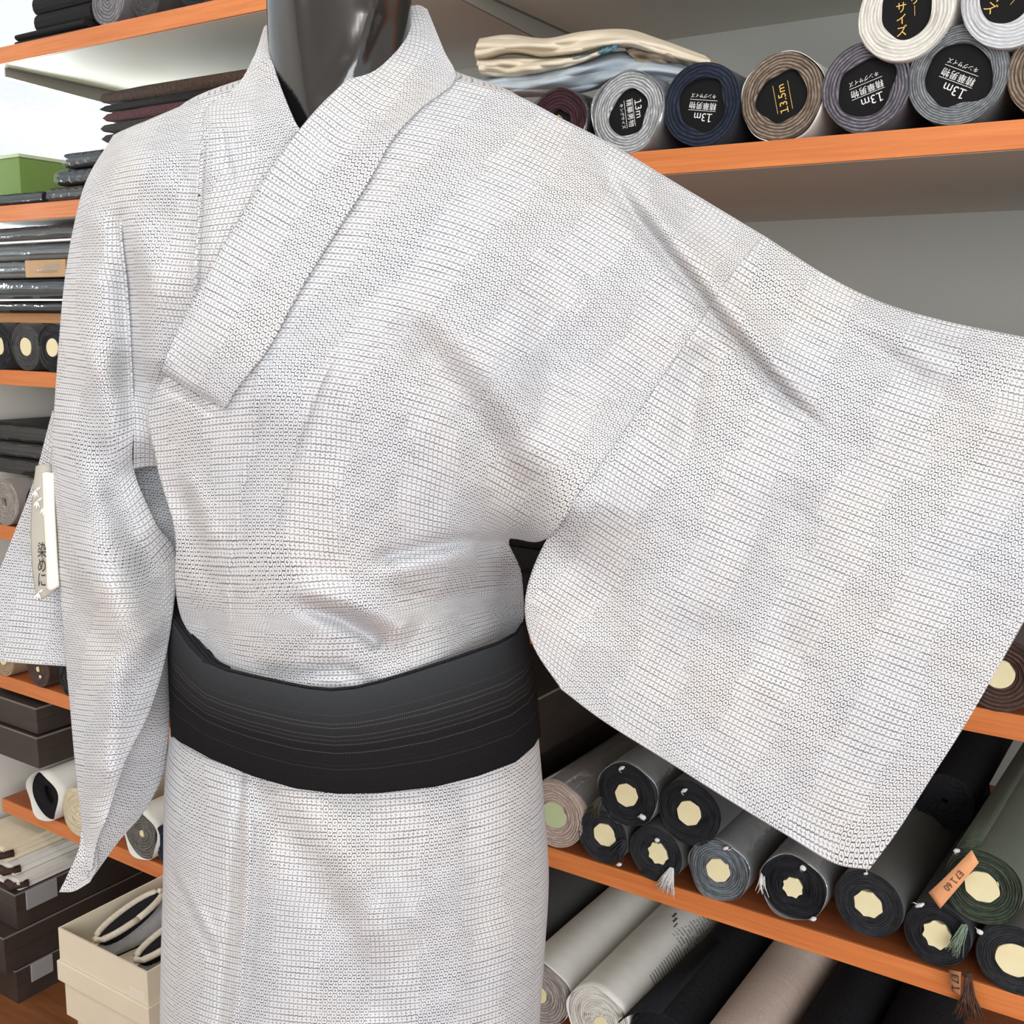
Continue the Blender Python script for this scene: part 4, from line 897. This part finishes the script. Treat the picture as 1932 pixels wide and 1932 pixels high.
S_ = [
 [(1440, 445), (1558, 520), (1660, 570), (1780, 606), (1932, 637), (2060, 662), (2180, 690)],
 [(1375, 525), (1500, 600), (1620, 655), (1745, 700), (1880, 740), (2010, 770), (2130, 800)],
 [(1300, 640), (1430, 715), (1560, 775), (1690, 825), (1815, 865), (1940, 900), (2060, 935)],
 [(1215, 762), (1350, 840), (1490, 905), (1620, 955), (1745, 1000), (1870, 1040), (1985, 1075)],
 [(1125, 888), (1270, 975), (1415, 1040), (1550, 1090), (1680, 1140), (1800, 1180), (1905, 1220)],
 [(1034, 1014), (1190, 1110), (1345, 1185), (1480, 1240), (1610, 1290), (1725, 1335), (1825, 1360)],
 [(992, 1125), (1140, 1215), (1285, 1295), (1420, 1365), (1545, 1420), (1655, 1460), (1755, 1470)],
 [(1005, 1215), (1120, 1310), (1245, 1390), (1375, 1460), (1500, 1525), (1605, 1568), (1695, 1565)],
 [(1060, 1300), (1140, 1360), (1255, 1432), (1370, 1505), (1490, 1578), (1575, 1628), (1640, 1640)]]
kp('sleeve_front', S_, fS, nv=200, nu=170, uv0=(.31, .013), ucol=.4, label='outstretched sleeve of the kimono, its front layer')
bag = lambda v, u: .004+.045*np.sin(np.pi*np.clip(v, 0, 1))**.7*(1-.3*u)
kp('sleeve_back', S_, fS, nv=90, nu=80, uv0=(.8, .02), xtra=bag, folds=False, label='back layer of the outstretched sleeve')
# back of the garment: closed ring behind the front panel
KR = [(470, 150, 860, 140, 175, .965, 1.04, 1.11), (330, 215, 1000, 205, 270, .965, 1.05, 1.16), (300, 330, 1010, 330, 430, .955, 1.06, 1.19), (300, 560, 1000, 560, 660, .95, 1.07, 1.2), (305, 800, 990, 800, 890, .955, 1.075, 1.2), (322, 1000, 950, 1000, 1080, 1.0, 1.1, 1.2), (345, 1150, 960, 1150, 1250, 1.04, 1.12, 1.2), (352, 1300, 960, 1300, 1400, 1.04, 1.12, 1.2)]
o = grid_mesh('back_panel', loop_rows(KR, 90, 120)-KO, KIM, kt, close_u=True, thick=.0016)
# wearer's right front panel and hanging sleeve (left in the picture)
PL = [
 [(272, 231), (300, 219), (345, 200), (385, 184), (450, 162), (500, 120)],
 [(248, 299), (275, 294), (315, 289), (370, 285), (430, 285), (500, 285)],
 [(228, 412), (262, 409), (305, 408), (370, 412), (430, 415), (490, 415)],
 [(240, 550), (268, 549), (300, 550), (365, 555), (410, 555), (450, 555)],
 [(248, 690), (268, 692), (295, 694), (330, 698), (355, 700), (390, 700)],
 [(252, 798), (268, 800), (286, 806), (310, 815), (330, 820), (350, 820)],
 [(252, 885), (266, 882), (282, 880), (300, 880), (318, 884), (335, 884)]]
kp('under_front_panel', PL, fL, nv=140, nu=110, uv0=(.62, 0), ucol=0.0)
SL = [
 [(215, 256), (228, 249), (240, 244), (256, 237), (272, 231)],
 [(165, 340), (185, 322), (205, 312), (225, 305), (248, 299)],
 [(140, 430), (163, 422), (185, 418), (205, 415), (228, 412)],
 [(122, 540), (152, 540), (182, 542), (212, 546), (240, 550)],
 [(110, 680), (145, 685), (180, 690), (215, 692), (248, 690)],
 [(102, 800), (140, 805), (178, 810), (215, 808), (252, 798)],
 [(99, 900), (140, 915), (180, 925), (218, 918), (252, 885)],
 [(107, 1000), (155, 1010), (205, 1020), (262, 1005), (292, 985)],
 [(113, 1100), (165, 1110), (220, 1115), (280, 1105), (331, 1052)],
 [(124, 1230), (170, 1235), (225, 1235), (275, 1230), (317, 1210)],
 [(134, 1340), (172, 1345), (210, 1345), (250, 1345), (283, 1337)],
 [(143, 1440), (168, 1444), (193, 1445), (216, 1443), (235, 1436)],
 [(154, 1540), (167, 1543), (180, 1543), (192, 1541), (204, 1535)],
 [(161, 1592), (167, 1595), (173, 1596), (178, 1594), (183, 1588)],
 [(166, 1640), (168, 1642), (170, 1643), (172, 1642), (174, 1638)]]
kp('hanging_sleeve', SL, fL, nv=260, nu=110, uv0=(.62, .0), ucol=1.0, label='hanging sleeve at the left of the kimono')
SB = [[(x if j == 0 else x, y) for j, (x, y) in enumerate(r)] for r in SL]
kp('hanging_sleeve_back', SB, fL, nv=100, nu=40, uv0=(.9, 0), folds=False, xtra=lambda v, u: .005+.09*np.sin(np.pi*u)**.7*np.sin(np.pi*np.clip(v*1.0, 0, 1))**.5, label='back layer of the hanging sleeve')
flatL = lambda d: (lambda x, y: np.full(np.shape(x), d))
kp('sleeve_lining', [[(240, 850), (290, 850), (345, 850)], [(245, 920), (300, 925), (355, 930)], [(262, 985), (310, 1000), (360, 1010)], [(300, 1050), (335, 1060), (370, 1070)]], flatL(1.075), nv=30, nu=30, uv0=(.2, .3), wr=3, label='shaded inside of the armhole')
kp('sleeve_inner_fold', [[(312, 1205), (318, 1208), (322, 1212)], [(278, 1337), (300, 1342), (319, 1335)], [(238, 1410), (280, 1415), (316, 1402)], [(222, 1470), (268, 1478), (306, 1465)], [(198, 1535), (238, 1545), (270, 1532)], [(176, 1588), (202, 1597), (224, 1586)], [(163, 1650), (169, 1660), (176, 1652)]], TPS([(312, 1205, 1.052), (322, 1212, 1.075), (278, 1337, 1.05), (319, 1335, 1.09), (238, 1410, 1.052), (316, 1402, 1.095), (198, 1535, 1.055), (270, 1532, 1.095), (176, 1588, 1.062), (224, 1586, 1.085), (169, 1660, 1.07)]), nv=90, nu=40, uv0=(.4, .2), label='inner fold of the hanging sleeve')
kp('sleeve_corner', [[(155, 1560), (168, 1578), (182, 1592)], [(149, 1602), (164, 1615), (184, 1617)], [(132, 1642), (152, 1652), (182, 1640)], [(112, 1683), (140, 1681), (170, 1664)]], TPS([(155, 1560, 1.078), (182, 1592, 1.066), (112, 1683, 1.075), (170, 1664, 1.07), (150, 1620, 1.066)]), nv=40, nu=30, uv0=(.5, .2), label='turned corner of the hanging sleeve')
kp('sleeve_outer_flap', [[(100, 775), (103, 785), (108, 800)], [(65, 905), (85, 912), (112, 920)], [(28, 1005), (70, 1012), (120, 1020)], [(-12, 1105), (55, 1112), (128, 1120)], [(-45, 1190), (45, 1198), (138, 1208)], [(-60, 1238), (30, 1250), (142, 1258)]], TPS([(100, 775, 1.075), (108, 800, 1.075), (65, 905, 1.10), (112, 920, 1.085), (-12, 1105, 1.12), (128, 1120, 1.09), (-60, 1238, 1.12), (142, 1258, 1.095), (40, 1200, 1.105)]), nv=100, nu=60, uv0=(.15, .4), label='outer flap of the hanging sleeve at the picture edge')
# collars
CR = [
 [(774, 14), (790, 12), (806, 20)], [(752, 62), (802, 70), (836, 95)], [(716, 102), (785, 128), (858, 152)], [(650, 158), (722, 200), (795, 205)], [(592, 215), (662, 262), (742, 262)],
 [(542, 278), (612, 328), (692, 350)], [(480, 372), (555, 415), (628, 448)], [(420, 472), (493, 512), (568, 545)], [(365, 572), (438, 612), (508, 655)], [(326, 648), (390, 690), (452, 728)], [(305, 698), (362, 735), (426, 770)]]
kp('collar', CR, fB, off=-.007, nv=190, nu=60, thick=.003, uv0=(.0, .1), label='broad crossing collar band of the kimono', offgrid=[[0, 0, 0]]*2+[[.004, 0, .004], [.004, -.002, .004], [.003, -.002, .003]]+[[0, -.002, .003]]*6)
CL = [
 [(506, 48), (503, 50), (499, 54)], [(509, 92), (494, 96), (480, 110)], [(519, 132), (484, 145), (446, 166)], [(536, 180), (470, 195), (392, 205)], [(556, 228), (475, 245), (383, 252)],
 [(585, 290), (480, 310), (378, 330)], [(540, 400), (450, 410), (372, 420)], [(470, 520), (415, 525), (367, 520)], [(410, 610), (388, 605), (364, 600)]]
kp('under_collar', CL, fL, off=-.003, nv=110, nu=50, thick=.003, uv0=(.05, .2), offgrid=[[0, 0, 0]]*5+[[.012, .002, 0]]*4)
# skirt
def skx(PX, PY, f):
    h = np.zeros(PX.shape)
    for amp, w, poly in ((-.0035, 7, [(455, 1465), (440, 1600), (430, 1750), (415, 1932), (400, 2300)]), (.0045, 11, [(470, 1465), (470, 1600), (462, 1750), (445, 1932), (430, 2300)]), (-.003, 9, [(488, 1560), (482, 1700), (470, 1850), (450, 1960)]),
                         (-.006, 40, [(470, 1480), (560, 1600), (640, 1740), (700, 1900)]), (.005, 50, [(540, 1480), (640, 1600), (720, 1740)]), (-.004, 40, [(660, 1520), (760, 1680), (830, 1850)]), (.003, 8, [(315, 1615), (345, 1660), (400, 1760)]), (-.003, 10, [(322, 1640), (360, 1720), (400, 1800)]), (-.005, 40, [(330, 1430), (380, 1560), (400, 1700)]), (-.003, 30, [(880, 1480), (900, 1650), (905, 1900)])):
        d, s, t = seg_dist(PX, PY, poly); h += amp*np.exp(-(d/w)**2)
    return -(1.7*h+wrinkle(PX, PY))*f
SK = [(330, 1320, 1008, 1320, 1430, .965, 1.085, 1.19), (322, 1385, 1014, 1385, 1492, .957, 1.085, 1.195), (311, 1500, 1024, 1500, 1600, .955, 1.09, 1.21), (309, 1650, 1034, 1650, 1750, .965, 1.10, 1.22), (305, 1800, 1026, 1800, 1905, .978, 1.11, 1.23), (303, 1950, 1016, 1950, 2060, .99, 1.12, 1.24), (306, 2250, 1006, 2250, 2370, 1.02, 1.14, 1.26), (330, 2600, 985, 2600, 2730, 1.05, 1.16, 1.27), (350, 2830, 970, 2830, 2960, 1.07, 1.17, 1.27)]
o = grid_mesh('skirt', loop_rows(SK, 260, 330, xtra=skx)-KO, KIM, kt, close_u=True, thick=.0016, uv0=(.03, 0), ucol=.5)
o['label'] = 'straight skirt of the kimono below the dark belt'

# ------------------------------------------------------------------ obi belt
def obi_mat():
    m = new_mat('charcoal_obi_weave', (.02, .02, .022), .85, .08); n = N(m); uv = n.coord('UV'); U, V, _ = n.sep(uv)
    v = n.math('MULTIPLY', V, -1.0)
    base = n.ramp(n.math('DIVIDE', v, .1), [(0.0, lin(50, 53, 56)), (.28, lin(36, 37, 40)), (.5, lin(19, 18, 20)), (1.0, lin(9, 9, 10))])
    tw = n.math('SINE', n.math('ADD', n.math('MULTIPLY', U, 2600.0), n.math('MULTIPLY', V, 5200.0)))
    base = n.mix(n.math('MULTIPLY', n.math('ADD', tw, 1.0), .035), base, (.16, .165, .17, 1))
    row = n.smooth(n.math('ABSOLUTE', n.math('WRAP', v, .0018, -.0018)), .00045, .00020)
    dash = n.smooth(n.math('SINE', n.math('MULTIPLY', U, 3300.0)), .1, .6)
    sel = n.math('MULTIPLY', n.smooth(n.noise(n.comb(0.0, n.math('FLOOR', n.math('DIVIDE', n.math('ADD', v, .0018), .0036)), 0.0), .83, 0.0), .42, .60), n.math('MULTIPLY', n.smooth(v, .012, .03), n.smooth(v, .078, .058)))
    col = n.mix(n.math('MULTIPLY', n.math('MULTIPLY', row, dash), n.math('MULTIPLY', sel, .38)), base, (*lin(150, 138, 128), 1))
    n.put(n.b.inputs['Base Color'], col); n.bump(tw, .15, .0004); return m
OBI = obi_mat()
ob = empty('obi_belt', at_depth(660, 1400, 1.08)); tag(ob, 'charcoal black woven obi belt tied round the kimono waist', 'belt')
OEDGE = ([(320, 1158), (335, 1186), (360, 1222), (388, 1250), (425, 1266), (470, 1277), (530, 1290), (580, 1300), (625, 1304), (670, 1300), (720, 1288), (790, 1267), (861, 1244), (940, 1216), (975, 1197), (990, 1172)],
         [(325, 1385), (340, 1398), (400, 1431), (480, 1464), (560, 1487), (640, 1497), (720, 1495), (820, 1484), (900, 1464), (970, 1438), (1005, 1408), (1018, 1385)])
OB = [(320, 1158, 990, 1172, 1303, .948, 1.082, 1.205), (319, 1215, 1000, 1230, 1352, .944, 1.08, 1.208), (321, 1290, 1010, 1300, 1415, .943, 1.08, 1.21), (325, 1385, 1018, 1385, 1496, .945, 1.08, 1.21)]
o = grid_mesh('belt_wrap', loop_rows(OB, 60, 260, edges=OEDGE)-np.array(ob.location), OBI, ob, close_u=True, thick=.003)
def obi_strip(name, poly, dz, mat, d_off, drop=70):
    P = cr_axis(np.array(poly, float), 40); nv = 12; PX = np.repeat(P[None, :, 0], nv, 0); PY = P[None, :, 1]+np.linspace(0, drop, nv)[:, None]
    D = np.repeat(P[None, :, 2], nv, 0)+d_off
    grid_mesh(name, px_world(PX, PY, D)-np.array(ob.location), mat, ob, thick=.0022)
for k, off in enumerate((0, .006, .012, .018)):
    obi_strip('tucked_end', [(318+3*k, 1150-6*k, 1.062), (332+4*k, 1172-4*k, 1.04), (352+5*k, 1200-4*k, 1.018), (378+5*k, 1232-4*k, 1.0), (398+6*k, 1252-3*k, .99), (425+4*k, 1264-3*k, .982)], 0, BLACK, .006+off*.8)
# dark edge cord along the belt's upper rim
bm = bmesh.new(); R_ = loop_rows([(322, 1155, 990, 1168, 1299, .951, 1.085, 1.203), (322, 1156, 990, 1169, 1300, .951, 1.085, 1.203)], 2, 200, edges=([(x, y-3) for x, y in OEDGE[0]], [(x, y-2) for x, y in OEDGE[0]]))[0]-np.array(ob.location)
add_tube(bm, [R_[(k) % 200] for k in range(201)], .0016, 6); from_bm('upper_edge', bm, BLACK, ob, True)

# ------------------------------------------------------------------ hang tag at the left sleeve
ht = empty('hang_tag', at_depth(82, 1000, 1.052)); HO = np.array(ht.location); tag(ht, 'grey translucent hang tag with bamboo leaf print, on the left sleeve', 'tag')
def tagpatch(name, rows, d, mat, thick=.0008, wr=0, curve=.004):
    G = upsample(np.array(rows, float), 40, 14); u = np.linspace(-1, 1, 14)[None, :]; v = np.linspace(-1, 1, 40)[:, None]
    D = d+curve*u**2+.004*v**2+0*G[..., 0]
    return grid_mesh(name, px_world(G[..., 0], G[..., 1], D)-HO, mat, ht, thick=thick)
TG = noisy('grey_vellum', lin(168, 166, 156), lin(178, 176, 166), 6, .5, .02); TW = noisy('ivory_tag_card', lin(232, 230, 218), lin(238, 236, 226), 6, .6, .02)
tagpatch('backing_card', [[(68, 880), (80, 876), (98, 878)], [(62, 930), (78, 932), (100, 934)], [(58, 1000), (80, 1002), (102, 1004)], [(61, 1070), (84, 1074), (106, 1078)], [(68, 1120), (76, 1132), (108, 1112)]], 1.056, TG)
c = tagpatch('white_card', [[(80, 893), (88, 891), (102, 893)], [(82, 960), (92, 962), (104, 964)], [(86, 1040), (96, 1042), (108, 1044)], [(88, 1112), (96, 1114), (112, 1106)]], 1.050, TW)
c['label'] = 'ivory card in front of the grey backing'
def tag_text():
    bm = bmesh.new()
    def put(me, px, py, sx, sy, d=1.0528):
        k0 = len(bm.verts); bm.from_mesh(me); bm.verts.ensure_lookup_table(); o = at_depth(px, py, d)-HO
        for v in bm.verts[k0:]:
            v.co = Vector(o+RT*v.co.x*sx+UP*v.co.y*sy-FW*v.co.z)
        bpy.data.meshes.remove(me)
    for ch, y in (('染', 1040), ('め', 1068), ('に', 1096)): put(text_mesh(ch, .016), 79, y, .55, 1)
    from_bm('lettering', bm, KTXT, ht)
    bm = bmesh.new()
    for (px, py) in ((67, 925), (70, 945), (82, 958), (72, 1118)):
        for a in (-2.3, -1.7, -1.1, .4):
            l = .008; o = at_depth(px, py, 1.0535)-HO; dx, dy = math.cos(a), math.sin(a)
            q = [(0, 0), (l*.5*dx-dy*.0011, l*.5*dy+dx*.0011), (l*dx, l*dy), (l*.5*dx+dy*.0011, l*.5*dy-dx*.0011)]
            vs = [bm.verts.new(Vector(o+RT*x*.7+UP*y)) for x, y in q]; bm.faces.new(vs)
    from_bm('leaf_print', bm, new_mat('white_leaf_print', lin(236, 236, 230), .6), ht)
tag_text()
